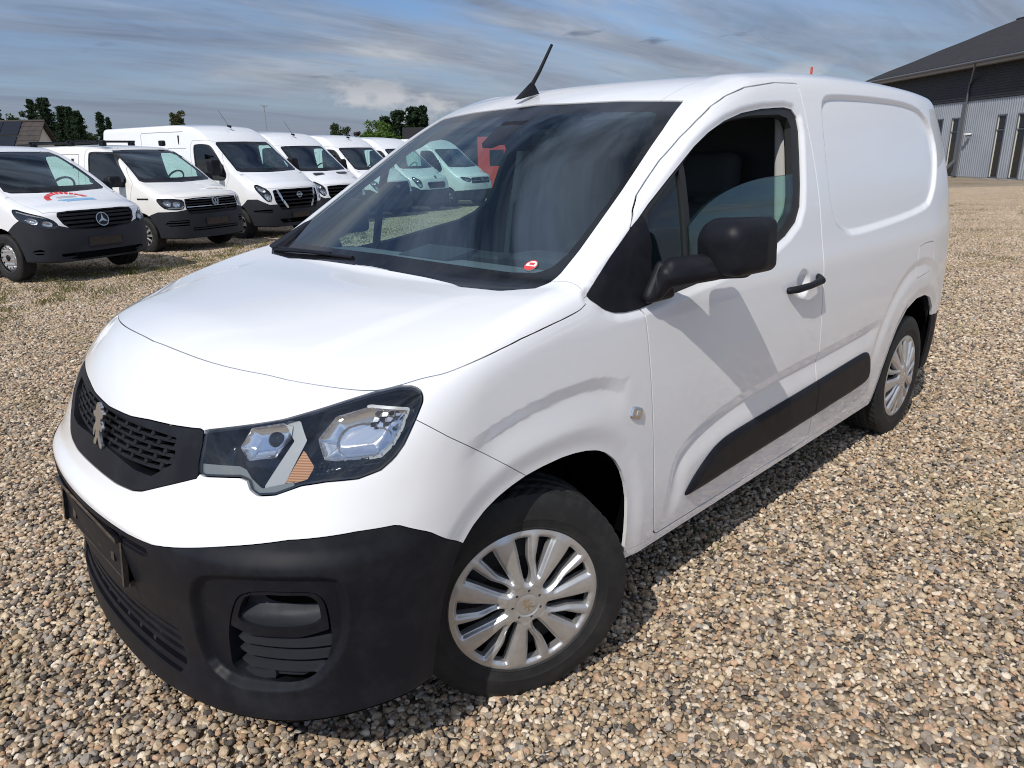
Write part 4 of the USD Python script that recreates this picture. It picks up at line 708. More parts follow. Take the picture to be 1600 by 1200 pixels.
# weeds: short yellow-green tufts between the stones
mat("grass", {"at": ("attribute", {"attribute": "rnd"}), "r": ("rgb_ramp", {"ramp": [(0, (.10, .13, .025)), (.5, (.16, .15, .045)), (1, (.26, .21, .09))]}), "p": ("principled_bsdf", {"roughness": .7, "specular_ior_level": .2}), "t": ("translucent_bsdf", {}), "x": ("mix_closure", {"fac": .3})},
    [("at.fac", "r.fac"), ("r.color", "p.base_color"), ("r.color", "t.color"), ("p.BSDF", "x.closure1"), ("t.BSDF", "x.closure2")], surface="x.closure")
def tufts(spots, seed):
    rg = np.random.default_rng(seed); VV, FF, k = [], [], 0
    for x, y, n, r, h in spots:
        z = float(gz(x, y))
        for _ in range(n):
            a, q = rg.uniform(0, 2*math.pi), r*math.sqrt(rg.random()); bx, by = x+q*math.cos(a), y+q*math.sin(a); hh = h*rg.uniform(.5, 1.2); le = rg.uniform(0, 2*math.pi); w = rg.uniform(.002, .005); o = hh*rg.uniform(.2, .9)
            dx, dy = math.cos(le), math.sin(le); VV += [(bx-w*dy, by+w*dx, z), (bx+w*dy, by-w*dx, z), (bx+.5*o*dx+w*.7*dy, by+.5*o*dy-w*.7*dx, z+.7*hh), (bx+o*dx, by+o*dy, z+hh)]
            FF += [(k, k+1, k+2), (k, k+2, k+3)]; k += 4
    return np.array(VV), np.array(FF)
rg = np.random.default_rng(11); sp = []
for _ in range(260):   # the grassy strip in front of the parked vans
    t = rg.uniform(-.2, 1.0); x, y = -.2-9.5*t+rg.normal(0, .9), -8.6-5.2*t+rg.normal(0, .8); sp.append((x, y, int(rg.integers(14, 60)), rg.uniform(.06, .30), rg.uniform(.03, .09)))
for d, l, n in ((3.4, 1.55, 22), (2.6, .78, 18), (5.0, 2.6, 30), (5.6, 2.95, 26), (6.5, 3.6, 60), (7.6, 4.4, 90), (4.4, 2.35, 14), (3.1, 1.95, 12), (8.4, 5.2, 90), (9.6, 5.6, 120), (11, 7.0, 150), (3.85, 2.2, 20), (10.2, 4.9, 80), (12.5, 7.2, 150), (14, 8.2, 160)):
    x, y = world(d, l); sp.append((x, y, n, .05+.02*d, .028+.001*d))
for _ in range(70): x, y = world(rg.uniform(8, 26), rg.uniform(5, 16)); sp.append((x, y, int(rg.integers(30, 90)), rg.uniform(.15, .5), .05))
for _ in range(60): x, y = world(rg.uniform(8, 18), rg.uniform(-12, -5)); sp.append((x, y, int(rg.integers(10, 50)), rg.uniform(.05, .3), .05))
v, f = tufts(sp, 3); gpth = put("/World", "grass", v, f, "grass", rnd=np.repeat(np.random.default_rng(2).random(len(v)//4), 4)); tag(stage.GetPrimAtPath(gpth), "sparse yellow green grass growing through the gravel", "grass", kind="stuff")

# ------------------------------------------------------------------ the parked vans
def extr(poly, h): return trimesh.creation.extrude_polygon(poly if not isinstance(poly, list) else sg.Polygon(poly).buffer(0), h, engine="earcut")
def face_front(m, at, tilt=0.0, sc=1.0):
    """a flat shape drawn in x (to its right), y (up), stood up to face +x"""
    v = m.vertices*sc; m = m.copy(); m.vertices = np.stack([v[:, 2], v[:, 0], v[:, 1]], 1); m.fix_normals()
    if tilt: m.apply_transform(trimesh.transformations.rotation_matrix(tilt, (0, 1, 0)))
    m.apply_translation(at); return m
ring = lambda r, w: sg.Point(0, 0).buffer(r, 24).difference(sg.Point(0, 0).buffer(r-w, 24))
def badge(kind):
    if kind == "star":
        s = ring(.098, .011)
        for k in range(3):
            a = math.pi/2+k*2*math.pi/3; s = s.union(sg.Polygon([(.090*math.cos(a), .090*math.sin(a)), (.020*math.cos(a+1.05), .020*math.sin(a+1.05)), (0, 0), (.020*math.cos(a-1.05), .020*math.sin(a-1.05))]))
        return s
    if kind == "vw":
        s = ring(.075, .008); ln = lambda P: sg.LineString(P).buffer(.006, cap_style=2, join_style=2)
        return s.union(ln([(-.033, .061), (0, .004), (.033, .061)])).union(ln([(-.062, .030), (-.030, -.056), (0, .0), (.030, -.056), (.062, .030)])).intersection(sg.Point(0, 0).buffer(.076))
    if kind == "ring_bar": return ring(.065, .012).union(sg.box(-.085, -.014, .085, .014))
    return sg.Polygon(LION).buffer(.002)
def cover6(R, spokes, w0, w1, rim):
    s = sg.Point(0, 0).buffer(R, 32).difference(sg.Point(0, 0).buffer(R-rim, 32)).union(sg.Point(0, 0).buffer(.055, 16))
    for k in range(spokes):
        a = k*2*math.pi/spokes; c, d = math.cos(a), math.sin(a); s = s.union(sg.Polygon([(.03*c-w0*d, .03*d+w0*c), (R*.97*c-w1*d, R*.97*d+w1*c), (R*.97*c+w1*d, R*.97*d-w1*c), (.03*c+w0*d, .03*d-w0*c)]))
    return s
def holes_disc(R, n=12):
    s = sg.Point(0, 0).buffer(R, 40)
    for k in range(n): a = k*2*math.pi/n; s = s.difference(sg.Point(.74*R*math.cos(a), .74*R*math.sin(a)).buffer(.017, 8))
    return s
TY2 = {}
def small_wheel(parent, at, out, R, rimr, style, steer=0.0):
    if R not in TY2: TY2[R] = tyre_mesh(R, .225, rimr, 120)
    T = trimesh.transformations; X = T.translation_matrix(at) @ T.rotation_matrix(steer+(0 if out > 0 else math.pi), (0, 0, 1))
    def pm(par, nm, m, mt, **k): m = m.copy(); m.apply_transform(X); return put_tm(par, nm, m, mt, **k)
    wp = pm(parent, "wheel", lathe([(0, .03), (.10, .035), (rimr-.03, .03), (rimr-.01, -.06), (rimr, -.08)], 32), "steel_wheel")
    pm(wp, "tyre", TY2[R], "rubber", smooth=25)
    sh = {"steel": lambda: holes_disc(rimr-.004), "six": lambda: cover6(rimr-.002, 6, .030, .045, .022), "five": lambda: cover6(rimr-.002, 5, .036, .052, .018), "ten": lambda: cover6(rimr-.002, 10, .014, .024, .022)}[style]()
    m = extr(sh, .012); v = m.vertices.copy(); r = np.hypot(v[:, 0], v[:, 1]); dome = .075+.028*np.cos(np.clip(r/rimr, 0, 1)*1.45) if style != "steel" else .052+.035*sstep(.45, .75, r/rimr)*sstep(1.0, .85, r/rimr)+.05*sstep(.35, .30, r/rimr)
    m.vertices = np.stack([v[:, 0], v[:, 2]+dome, v[:, 1]], 1); m.fix_normals(); pm(wp, "wheel_cover", m, "silver", smooth=False)
    pm(wp, "hub_cap", lathe([(0, .112), (.03, .110), (.045, .10), (.05, .08)], 24), "silver" if style != "steel" else "black_plastic")
def van_like(P):
    """a panel van from its own numbers P, standing with its front axle at P['at'], facing P['rz']"""
    x0, y0 = P["at"]; rz = P["rz"]; t = thing(P["name"], P["label"], "van", (x0, y0, float(gz(x0, y0))+P.get("lift", 0)), rz, P.get("group"))
    if P.get("scale"): UsdGeom.Xformable(stage.GetPrimAtPath(t)).AddScaleOp().Set(Gf.Vec3f(*[P["scale"]]*3))
    hw, wb, H = P["hw"], P["wb"], P["H"]; pw = P.get("paint", "white_paint")
    pz = curve([(a*H, b*hw) for a, b in P.get("section", [(.04, .93), (.12, .965), (.2, .985), (.32, 1.0), (.45, 1.0), (.55, .985), (.7, .935), (.85, .875), (.95, .83), (1.05, .78)])], CubicSpline)
    zr, fc, bc, xc = (curve(P[k]) for k in ("roof", "front", "bonnet", "screen")); xr = -(wb+P["ro"]); ps = lambda y: P.get("bow", .16)*y*y+.22*y**6
    def f(p):
        x, y, z = p[..., 0], np.abs(p[..., 1]), p[..., 2]
        side = (y-pz(np.clip(z, .05, 1.05*H)))*.97; roof = (z-zr(np.clip(x, -8, 1))+.03*(y/.8)**2)*.97
        ws = (x-xc(np.clip(z, .8, 2.6))+.12*y*y+.05*y**4)*P["rake"]; cabin = smax(ws, roof, P.get("kr", .18)); bon = (z-bc(np.clip(x+ps(y)*sstep(-.1, .5, x), -8, 1.2))+.05*y*y*sstep(-.2, .5, x))*.9
        b = smax(smin(bon, cabin, .03), side, P.get("ks", .10)); front = (x-fc(np.clip(z, 0, 2.4))+ps(y))*np.where(y > .35, .9, 1); b = smax(b, smax(front, side, .18), .035)
        b = smax(b, -x+xr+.05*np.maximum(0, z-1.2)**2, .10); zb = .28+(.24+.05*y*y-.28)*sstep(.0, .3, x); return smax(b, zb-z, .03)
    V, F = nets(f, (xr-.15, 0, .1), (1.25, hw+.08, H+.15), P.get("res", .04)); B = Surf(V, F, f); whole = (V, F)
    _, B = B.cut(lambda V: V[:, 2]-.30-0*V[:, 0] if False else V[:, 2]-.265)
    for cx in (0, -wb): 
        ar = P.get("arch", .41); _, B = B.cut(lambda V: np.maximum(np.hypot(V[:, 0]-cx, (V[:, 2]-.34))-ar, .45-np.abs(V[:, 1])))
    zc, zt, yb, yt = P["ws"]; WSP = [(-.5, zt+.01), (0, zt+.01), (yt-.05, zt), (yt, zt-.05), (yt+.45*(yb-yt), .5*(zc+zt)), (yb, zc+.03), (yb-.06, zc), (0, zc-.02), (-.5, zc-.02)]
    scr, B = B.cut(both(poly(AYZ, WSP), lambda V: np.maximum(-1.6-V[:, 0], V[:, 0]-.5)), .002)
    CL = [(-.5, zt-.05), (yt-.09, zt-.06), (yt-.05, zt-.10), (yt+.45*(yb-yt)-.045, .5*(zc+zt)), (yb-.07, zc+.12), (yb-.12, zc+.075), (0, zc+.07), (-.5, zc+.07)]
    frit, clear = scr.cut(lambda V: -poly_sd(AYZ(V), CL)); wp = put(t, "windscreen", *clear.open(-.004)[:2], "window_glass", N=clear.normals()); put(wp, "black_border", *frit.open(-.004)[:2], "gloss_black", N=frit.normals())
    bl = P["bumper"]; low, B = B.cut(lambda V: np.maximum(V[:, 2]-np.interp(NOSE(V)[:, 0], [a for a, _ in bl], [b for _, b in bl]), ar+.02-V[:, 0] if P.get("arch_bumper", True) is False else .12-V[:, 0]), .0015)
    HLp = soft(P["lamp"], 1); GRp = P["grille"]
    lamp, B = B.cut(both(poly(NOSE, HLp), front_only), .0015); _l2, low = low.cut(both(poly(NOSE, HLp), front_only), .0015)
    gr, B = B.cut(both(poly(NOSE, GRp), front_only), .0015); gr2, low = low.cut(both(poly(NOSE, GRp), front_only), .0015)
    gr = Surf(np.vstack([gr.V, gr2.V]), np.vstack([gr.F, gr2.F+len(gr.V)]), f); gr = refine(refine(gr)); lamp = refine(Surf(np.vstack([lamp.V, _l2.V]), np.vstack([lamp.F, _l2.F+len(lamp.V)]), f))
    fx = P.get("bonnet_edge", .80); bon, B = B.cut(lambda V: np.maximum(np.maximum(np.abs(V[:, 1])-fx*hw+.05*sstep(.2, .7, V[:, 0]), P["bonnet_z"]-V[:, 2]), np.maximum(xc(np.clip(V[:, 2], .8, 2.6))-.12*V[:, 1]**2-.03-V[:, 0], -.2-V[:, 0])), .003)
    W = P["window"]; dx = P["door"]; SIDE_ = lambda V: .45-np.abs(V[:, 1])
    DO = [(W[0][0]-.06 if False else dx[0], .36), (dx[0], dx[2]), (dx[0]+.02, W[-1][1]+.02 if False else dx[2]+.01)]
    dpoly = dx[3]; door, B = B.cut(both(poly(XZ, dpoly), SIDE_), .003)
    for sg_ in (1, -1):
        d = door.side(sg_); gl, d = d.cut(poly(XZ, soft(W, 2)), .001); dp = part("front_door", d, pw, t=.02, parent=t) if len(d.F) else t
        seal, gl = gl.cut(lambda V: -poly_sd(XZ(V), soft(W, 2))-.028); part("window_seal", seal, "seal", t=.01, out=-.003, parent=dp); put(dp, "window_glass", *gl.open(-.01)[:2], "side_glass", N=gl.normals())
        s = -1 if sg_ < 0 else 1; mx, my, mz = P["mirror"]; hz = P.get("mirror_h", .25)
        hs = smooth_man(blob([((mx, my+.06, mz-hz*.30), .05), ((mx, my+.22, mz-hz*.30), .05), ((mx, my+.06, mz+hz*.35), .05), ((mx-.02, my+.20, mz+hz*.35), .05), ((mx-.10, my+.05, mz-hz*.3), .03), ((mx-.10, my+.24, mz-hz*.3), .03), ((mx-.10, my+.05, mz+hz*.38), .03), ((mx-.10, my+.23, mz+hz*.38), .03)]), .03, 6)
        am_ = trimesh.convex.convex_hull(np.vstack([trimesh.creation.icosphere(1, .045).vertices+c for c in ((mx+.02, my-.07, mz-hz*.45), (mx-.02, my+.10, mz-hz*.30))]))
        mp = put_tm(t, "door_mirror", hs if sg_ > 0 else mirror_y(hs), "black_plastic", smooth=50); put_tm(mp, "mirror_arm", am_ if sg_ > 0 else mirror_y(am_), "black_plastic")
        for cx, st in ((0, P.get("steer", 0)), (-wb, 0)): small_wheel(t, (cx, sg_*(hw-.125), P.get("wr", .335)), sg_, P.get("wr", .335), P.get("rim", .205), P["wheel"], st)
        L = lamp.side(sg_)
        if len(L.F):
            hp = put(t, "headlamp", *L.open(-.001)[:2], "lamp_glass", N=L.normals()); A, ff, n = depth_patch(L, NOSE, HLp, .004, .05, .03); put(hp, "lamp_housing", A, ff, "gloss_black", N=n)
            for nm, PP, mm_ in P["reflectors"]:
                A, ff, n = depth_patch(L, NOSE, PP, .012, .045, .03)
                if len(ff): put(hp, nm, A, ff, mm_, smooth=False)
        hd = rbox(.20, .03, .035, .012, (dx[0]+.18, float(pz(P["belt"]-.14))+.012, P["belt"]-.14)); put_tm(dp, "door_handle", hd if sg_ > 0 else mirror_y(hd), "black_plastic")
    vents = []
    low = refine(low) if P.get("vents") else low
    for VP in P.get("vents", []):
        vq, low = low.cut(both(poly(NOSE, VP), front_only), .0015); vents.append(vq)
    part("bonnet", bon, pw, t=.015, parent=t); bmp = part("front_bumper", low, P.get("bumper_mat", "grey_plastic"), t=.02, parent=t)
    for vq in vents:
        if len(vq.F):
            put(bmp, "vent", *vq.open(-.03)[:2], "liner", N=vq.normals()); zs = vq.V[:, 2]
            for z0 in np.arange(zs.min()+.03, zs.max()-.012, .045):
                q = vq.where(lambda V: np.abs(V[:, 2]-z0)-.010)
                if len(q.F): v, ff, n = q.shell(.02, -.006); put(bmp, "vent_slat", v, ff, "grey_plastic", N=n)
    bo = B.where(lambda V: -5.0-V[:, 0]+0*V[:, 0] if False else np.full(len(V), -1.0)); put(t, "body", *bo.open(0)[:2], pw, N=bo.normals())
    lin = Surf(whole[0], whole[1], f).where(lambda V: np.maximum(np.maximum(V[:, 0]+.1, -1.9-V[:, 0]), .4-V[:, 2])).where(lambda V: -np.maximum(poly_sd(AYZ(V), WSP), np.maximum(-1.6-V[:, 0], V[:, 0]-.5))).where(lambda V: -poly_sd(XZ(V), soft(W, 2))-.02)
    v, ff, n = lin.open(-.04); put(t, "cabin_lining", v, ff[:, ::-1], "dark_interior", N=-n)
    put_tm(t, "bulkhead", box(.03, 2*hw-.20, H-.75, (-1.75, 0, H/2+.12)), "dark_interior"); put_tm(t, "dashboard", prism([(xc(zc)+.02, zc-.05), (xc(zc)-.45, zc-.02), (xc(zc)-.55, zc-.14), (xc(zc)-.5, .7), (.0, .7)], 2*hw-.24, (0, -hw+.12, 0)), "dark_interior")
    st = trimesh.creation.torus(.19, .018, major_sections=24, minor_sections=6); st.apply_transform(trimesh.transformations.rotation_matrix(-.95, (0, 1, 0))); st.apply_translation((xc(zc)-.62, .42, zc+.03)); put_tm(t, "steering_wheel", st, "black_plastic")
    for yy in (.42, -.40): put_tm(t, "seat", cat_(rbox(.5, .55 if yy > 0 else .85, .2, .06, (-1.15, yy, zc-.42)), rbox(.18, .52 if yy > 0 else .85, .7, .06, (-1.45, yy, zc-.05), ry=-.15), rbox(.1, .26, .2, .04, (-1.55, yy, zc+.42))), "seat_fabric")
    # grille
    if len(gr.F):
        gp = put(t, "grille", *gr.open(-.045)[:2], "liner", N=gr.normals())
        for z0, tt, mm_ in P["slats"]:
            q = gr.where(lambda V: np.abs(V[:, 2]-z0)-tt/2)
            if len(q.F): v, ff, n = q.shell(.03, -.006 if mm_ != "chrome" else .004); put(gp, "grille_slat", v, ff, mm_, N=n)
        edge = gr.where(lambda V: -poly_sd(NOSE(V), GRp)-.016)
        if len(edge.F): v, ff, n = edge.shell(.03, 0.0); put(gp, "grille_frame", v, ff, P.get("grille_frame", "black_plastic"), N=n)
        bx, bz, bt, bs = P["badge_at"]; put_tm(gp, "emblem", face_front(extr(badge(P["badge"]), .012), (bx, 0, bz), bt, bs), "satin_chrome", smooth=False)
        put_tm(gp, "emblem_back", face_front(extr(sg.Point(0, 0).buffer(.092 if P["badge"] == "star" else .07, 20), .006), (bx-.006, 0, bz), bt, bs), "gloss_black", smooth=False)
    for nm, m, mm_ in P.get("extra", []): put_tm(t, nm, m, mm_)
    for LL, wd in P.get("chrome_lines", []):
        q = Surf(whole[0], whole[1], f).where(lambda V: np.maximum(seg_dist(NOSE(V), LL)-wd, .2-V[:, 0]))
        for sg_ in (1, -1):
          q_ = q.side(sg_)
          if len(q_.F): v, ff, n = q_.shell(.01, .012); put(t, "chrome_trim", v, ff, "chrome", N=n)
    pb = P["plate"]; pp = put_tm(t, "number_plate_holder", box(.015, .53, .125, (pb[0], 0, pb[1])), "gloss_black", smooth=False)
    put_tm(pp, "plate_rim", cat_(box(.008, .53, .006, (pb[0]+.01, 0, pb[1]+.06)), box(.008, .53, .006, (pb[0]+.01, 0, pb[1]-.06)), box(.008, .006, .12, (pb[0]+.01, .262, pb[1])), box(.008, .006, .12, (pb[0]+.01, -.262, pb[1]))), "grey_plastic", smooth=False)
    for sg_ in (1, -1): m = liner(.0, .4, hw-.03, ar+.01); put_tm(t, "arch_liner", m if sg_ > 0 else mirror_y(m), "liner", smooth=True); m = liner(-wb, .4, hw-.03, ar+.01); put_tm(t, "arch_liner", m if sg_ > 0 else mirror_y(m), "liner", smooth=True)
    put_tm(t, "underbody", box(wb+1.2, 1.3, .15, (-wb/2+.1, 0, .33)), "liner", smooth=False)
    for nm, LL in P.get("seams", []):   # pressed lines on both flanks
        q = np.array(LL, float); k = np.concatenate([[0], np.cumsum(np.linalg.norm(np.diff(q, axis=0), axis=1))]); a = np.linspace(0, k[-1], int(k[-1]/.06)+2); px_, pz_ = np.interp(a, k, q[:, 0]), np.interp(a, k, q[:, 1])
        pts = np.stack([px_, pz(np.clip(pz_, .05, 1.05*H)), pz_], 1)
        for _ in range(8): pts[:, 1] -= np.clip(f(pts), -.05, .05)
        for sg_ in (1, -1): put_tm(t, nm, tube((pts-[0, .002, 0])*[1, sg_, 1], .0055, 6), "seal")
    return t, f
def decal(parent, f, poly2, mt, name="decal"):
    """flat print laid on the bonnet: polygon in (y, x)"""
    m = extr(poly2, .001); m = m.subdivide().subdivide(); v = np.stack([m.vertices[:, 1], m.vertices[:, 0], np.full(len(m.vertices), 1.1)], 1); top = m.vertices[:, 2] > .0005
    for _ in range(12): v[:, 2] -= np.clip(f(v), -.05, .05)/.9
    v[:, 2] += np.where(top, .005, .002); m.vertices = v; m.fix_normals(); put_tm(parent, name, m, mt, smooth=False)
def front_std(xf, zb=1.0): return [(0, xf-.06), (.2, xf-.03), (.35, xf), (.55, xf), (.7, xf-.02), (.85, xf-.05), (zb, xf-.11), (zb+.2, xf-.25), (2.4, xf-1.2)]
def door_poly(front, rear, top, low=.42): return front+top+rear
GRP = "white vans parked in a row behind"
# low van with dark bumper, ring and star badge
t, fv = van_like(dict(name="parked_van", label="white van at the far left with red and blue print on its bonnet", lift=.05, group=None, at=(-1.74, -10.70), rz=1.90, hw=.955, wb=3.2, ro=1.0, H=1.91, rake=.53, paint="white_paint", res=.030,
    roof=[(1, 1.0), (0, 1.42), (-.5, 1.66), (-.9, 1.81), (-1.3, 1.88), (-2.0, 1.91), (-4.3, 1.88)], front=[(0, .80), (.2, .85), (.35, .88), (.55, .895), (.7, .885), (.85, .86), (.95, .82), (1.1, .72), (2.4, 0)],
    bonnet=[(1.2, .55), (.86, .86), (.82, .96), (.75, 1.01), (.5, 1.08), (.2, 1.16), (0, 1.21), (-.5, 1.3), (-8, 1.5)], screen=[(.8, .55), (1.2, .10), (1.5, -.33), (1.8, -.83), (2.6, -2.2)], ws=(1.215, 1.785, .76, .66),
    bumper=[(0, .70), (.35, .72), (.55, .80), (.80, .90), (.95, .80), (1.05, .72), (1.3, .60)], bonnet_z=.955, bonnet_edge=.82,
    lamp=[(.48, .74), (.50, .83), (.60, .905), (.72, .955), (.93, 1.03), (.94, .97), (.86, .86), (.70, .78), (.58, .735)], reflectors=[("reflector", soft([(.53, .80), (.56, .84), (.62, .85), (.64, .80), (.60, .77), (.55, .765)], 1), "chrome"), ("reflector", soft([(.66, .83), (.69, .885), (.76, .90), (.80, .87), (.75, .82), (.69, .80)], 1), "satin_chrome"), ("running_light", [(.56, .885), (.72, .945), (.90, 1.0), (.90, .985), (.72, .925), (.57, .870)], "drl")],
    vents=[[(-.5, .30), (.40, .30), (.52, .36), (.50, .385), (-.5, .385)], soft([(.66, .39), (.76, .39), (.78, .45), (.66, .47)], 1)], grille=[(-.5, .965), (.36, .965), (.475, .95), (.485, .90), (.44, .79), (.37, .715), (.1, .69), (-.5, .69)], slats=[(.745, .035, "black_plastic"), (.805, .035, "black_plastic"), (.865, .035, "black_plastic"), (.915, .03, "black_plastic")], badge="star", badge_at=(.885, .82, -.16, 1.0),
    window=[(-.30, 1.20), (-.55, 1.50), (-.80, 1.70), (-.95, 1.745), (-1.42, 1.75), (-1.48, 1.70), (-1.44, 1.25), (-1.38, 1.18), (-.5, 1.155)], door=(-1.52, 0, 1.8, [(-.36, .50), (-.30, .9), (-.20, 1.18), (-.52, 1.54), (-.82, 1.76), (-1.0, 1.80), (-1.5, 1.80), (-1.56, 1.70), (-1.52, 1.2), (-1.52, .42), (-.42, .42)]), belt=1.15, mirror=(-.45, .93, 1.22), mirror_h=.17, wheel="steel", wr=.335, rim=.205, plate=(.895, .52),
    extra=[("lower_grille", box(.02, .95, .09, (.865, 0, .34)), "liner"), ("fog_lamp", cat_(*[box(.02, .03, .03, (.6, s*.70, .38)) for s in (1,)]), "liner")]))
for k in range(13):
    a = math.pi*(.02+k/13*.98); r1, r2 = .25, .325; da = .085; decal(t, fv, sg.Polygon([(-.10-r1*math.cos(a-da), .36-.80*r1*math.sin(a-da)), (-.10-r2*math.cos(a-da), .36-.80*r2*math.sin(a-da)), (-.10-r2*math.cos(a+da), .36-.80*r2*math.sin(a+da)), (-.10-r1*math.cos(a+da), .36-.80*r1*math.sin(a+da))]), "print_red", "red_arc_print")
for k in range(3): decal(t, fv, sg.box(-.30+.04*k, .40+.034*k, .24, .428+.034*k), "print_blue", "blue_bar_print")
for k in range(2): decal(t, fv, sg.box(-.24, .27+.045*k, .05, .29+.045*k), "print_grey", "grey_print")
# cream van with roof bars
t, fv = van_like(dict(name="parked_van", label="cream van with black roof bars, second from the left", scale=1.065, group=None, at=(-4.64, -13.70), rz=1.92, hw=.95, wb=3.0, ro=1.0, H=1.98, rake=.55, paint="cream_paint", res=.032,
    roof=[(1, 1.0), (0, 1.50), (-.5, 1.77), (-.85, 1.89), (-1.3, 1.95), (-2.0, 1.98), (-4.3, 1.96)], front=[(0, .82), (.2, .87), (.35, .895), (.55, .905), (.7, .90), (.85, .885), (.97, .86), (1.1, .76), (2.4, 0)],
    bonnet=[(1.2, .6), (.88, .92), (.85, 1.0), (.78, 1.06), (.5, 1.14), (.2, 1.225), (0, 1.275), (-.5, 1.36), (-8, 1.5)], screen=[(.8, .55), (1.25, .10), (1.55, -.28), (1.88, -.72), (2.6, -1.9)], ws=(1.27, 1.855, .80, .68),
    bumper=[(0, .76), (.50, .78), (.62, .76), (.85, .76), (1.0, .70), (1.1, .64), (1.3, .6)], bonnet_z=1.0, bonnet_edge=.80,
    lamp=[(.50, .80), (.49, .96), (.62, .985), (.85, 1.0), (.86, .96), (.80, .86), (.74, .80), (.6, .785)], reflectors=[("reflector", soft([(.55, .84), (.55, .93), (.64, .94), (.65, .84)], 1), "chrome"), ("reflector", soft([(.67, .85), (.67, .95), (.78, .955), (.76, .87)], 1), "satin_chrome"), ("running_light", [(.52, .815), (.53, .83), (.72, .83), (.72, .812)], "drl")],
    vents=[[(.46, .50), (.72, .50), (.78, .545), (.72, .60), (.46, .60)], [(-.5, .40), (.42, .40), (.42, .455), (-.5, .455)]], grille=[(-.5, .985), (.30, .985), (.485, .97), (.485, .80), (.44, .70), (-.5, .70)], slats=[(.735, .03, "black_plastic"), (.785, .022, "black_plastic"), (.83, .014, "satin_chrome"), (.875, .022, "black_plastic"), (.92, .02, "black_plastic"), (.965, .014, "satin_chrome")], badge="vw", badge_at=(.905, .905, -.10, 1.05),
    window=[(-.22, 1.27), (-.42, 1.52), (-.66, 1.78), (-.78, 1.83), (-1.28, 1.84), (-1.33, 1.80), (-1.32, 1.35), (-1.26, 1.26), (-.5, 1.22)], door=(-1.40, 0, 1.88, [(-.30, .50), (-.22, .95), (-.12, 1.26), (-.38, 1.56), (-.66, 1.83), (-.80, 1.88), (-1.36, 1.89), (-1.42, 1.80), (-1.42, .44), (-.38, .44)]), belt=1.22, mirror=(-.36, .94, 1.30), mirror_h=.15, wheel="ten", wr=.335, rim=.21, plate=(.915, .55),
    extra=[("side_vent", rbox(.30, .02, .035, .008, (.12, -.93, .985)), "black_plastic")], seams=[("side_seam", [(-1.60, 1.80), (-3.0, 1.81), (-3.0, 1.15), (-1.60, 1.15), (-1.60, 1.80)])]))
for bx in (-1.05, -1.95, -3.1):
    for s_ in (1, -1): put_tm(t, "roof_bar_foot", rbox(.13, .10, .11, .03, (bx, s_*.66, 1.985)), "black_plastic")
    if bx < -1.5: put_tm(t, "roof_bar", tube([(bx, -.74, 2.04), (bx, .74, 2.04)], .022), "black_plastic")
put_tm(t, "roof_rail", tube([(-1.2, -.66, 2.01), (-3.6, -.66, 2.01)], .016), "black_plastic")
BIG = dict(scale=1.07, hw=1.0, H=2.48, section=[(.04, .93), (.1, .965), (.16, .985), (.25, 1.0), (.40, 1.0), (.5, .99), (.65, .955), (.8, .915), (.92, .875), (1.05, .84)], rake=.62, res=.047, kr=.14, ks=.09, wr=.34, rim=.205, wheel="six",
    roof=[(1, 1.2), (0, 1.75), (-.45, 2.06), (-.75, 2.22), (-1.1, 2.36), (-1.5, 2.44), (-2.2, 2.48), (-6, 2.46)], front=[(0, .78), (.2, .84), (.35, .87), (.55, .885), (.75, .88), (.9, .86), (1.05, .82), (1.2, .74), (2.4, 0)],
    bonnet=[(1.2, .7), (.85, .98), (.82, 1.08), (.74, 1.15), (.5, 1.25), (.25, 1.35), (.05, 1.42), (-.5, 1.55), (-8, 1.7)], screen=[(.8, .62), (1.40, .12), (1.75, -.30), (2.10, -.72), (2.6, -1.4)], ws=(1.42, 2.06, .84, .76),
    bumper=[(0, .74), (.45, .74), (.60, .74), (.78, .86), (.95, .86), (1.05, .76), (1.3, .6)], bonnet_z=1.07, bonnet_edge=.78,
    lamp=[(.55, .80), (.545, .95), (.60, 1.06), (.72, 1.14), (.80, 1.18), (.82, 1.10), (.74, .97), (.66, .84), (.61, .79)], reflectors=[("reflector", soft([(.585, .84), (.59, .95), (.65, .98), (.68, .93), (.62, .83)], 1), "chrome"), ("reflector", soft([(.62, 1.0), (.66, 1.07), (.75, 1.12), (.77, 1.07), (.70, 1.0)], 1), "satin_chrome"), ("running_light", [(.56, .80), (.565, .95), (.58, .95), (.585, .80)], "drl")],
    grille=[(-.5, 1.05), (.44, 1.05), (.52, 1.03), (.50, .80), (.40, .62), (-.5, .62)], slats=[(.66, .03, "black_plastic"), (.74, .03, "black_plastic"), (.82, .03, "black_plastic"), (.90, .03, "black_plastic"), (.98, .03, "black_plastic")], badge="ring_bar", badge_at=(.88, .92, -.1, 1.0),
    window=[(-.22, 1.42), (-.45, 1.72), (-.70, 1.98), (-.82, 2.02), (-1.22, 2.03), (-1.28, 1.97), (-1.22, 1.40), (-1.14, 1.30), (-.40, 1.24), (-.24, 1.28)], door=(-1.34, 0, 2.05, [(-.36, .50), (-.34, 1.0), (-.16, 1.30), (-.14, 1.42), (-.42, 1.76), (-.70, 2.06), (-.86, 2.10), (-1.28, 2.10), (-1.36, 2.0), (-1.36, .46), (-.42, .46)]), belt=1.32, mirror=(-.34, 1.0, 1.52), mirror_h=.36, plate=(.90, .50))
ant = lambda x, y, z: ("roof_antenna", cat_(tube([(x, y, z), (x-.10, y, z+.02)], [.03, .02]), tube([(x-.06, y, z+.02), (x-.34, y, z+.36)], .004)), "black_plastic")
chv = []
pan = [("side_seam", [(-1.6, 2.30), (-3.1, 2.31), (-3.1, .5)]), ("side_seam", [(-1.5, 1.95), (-4.5, 1.95)])]
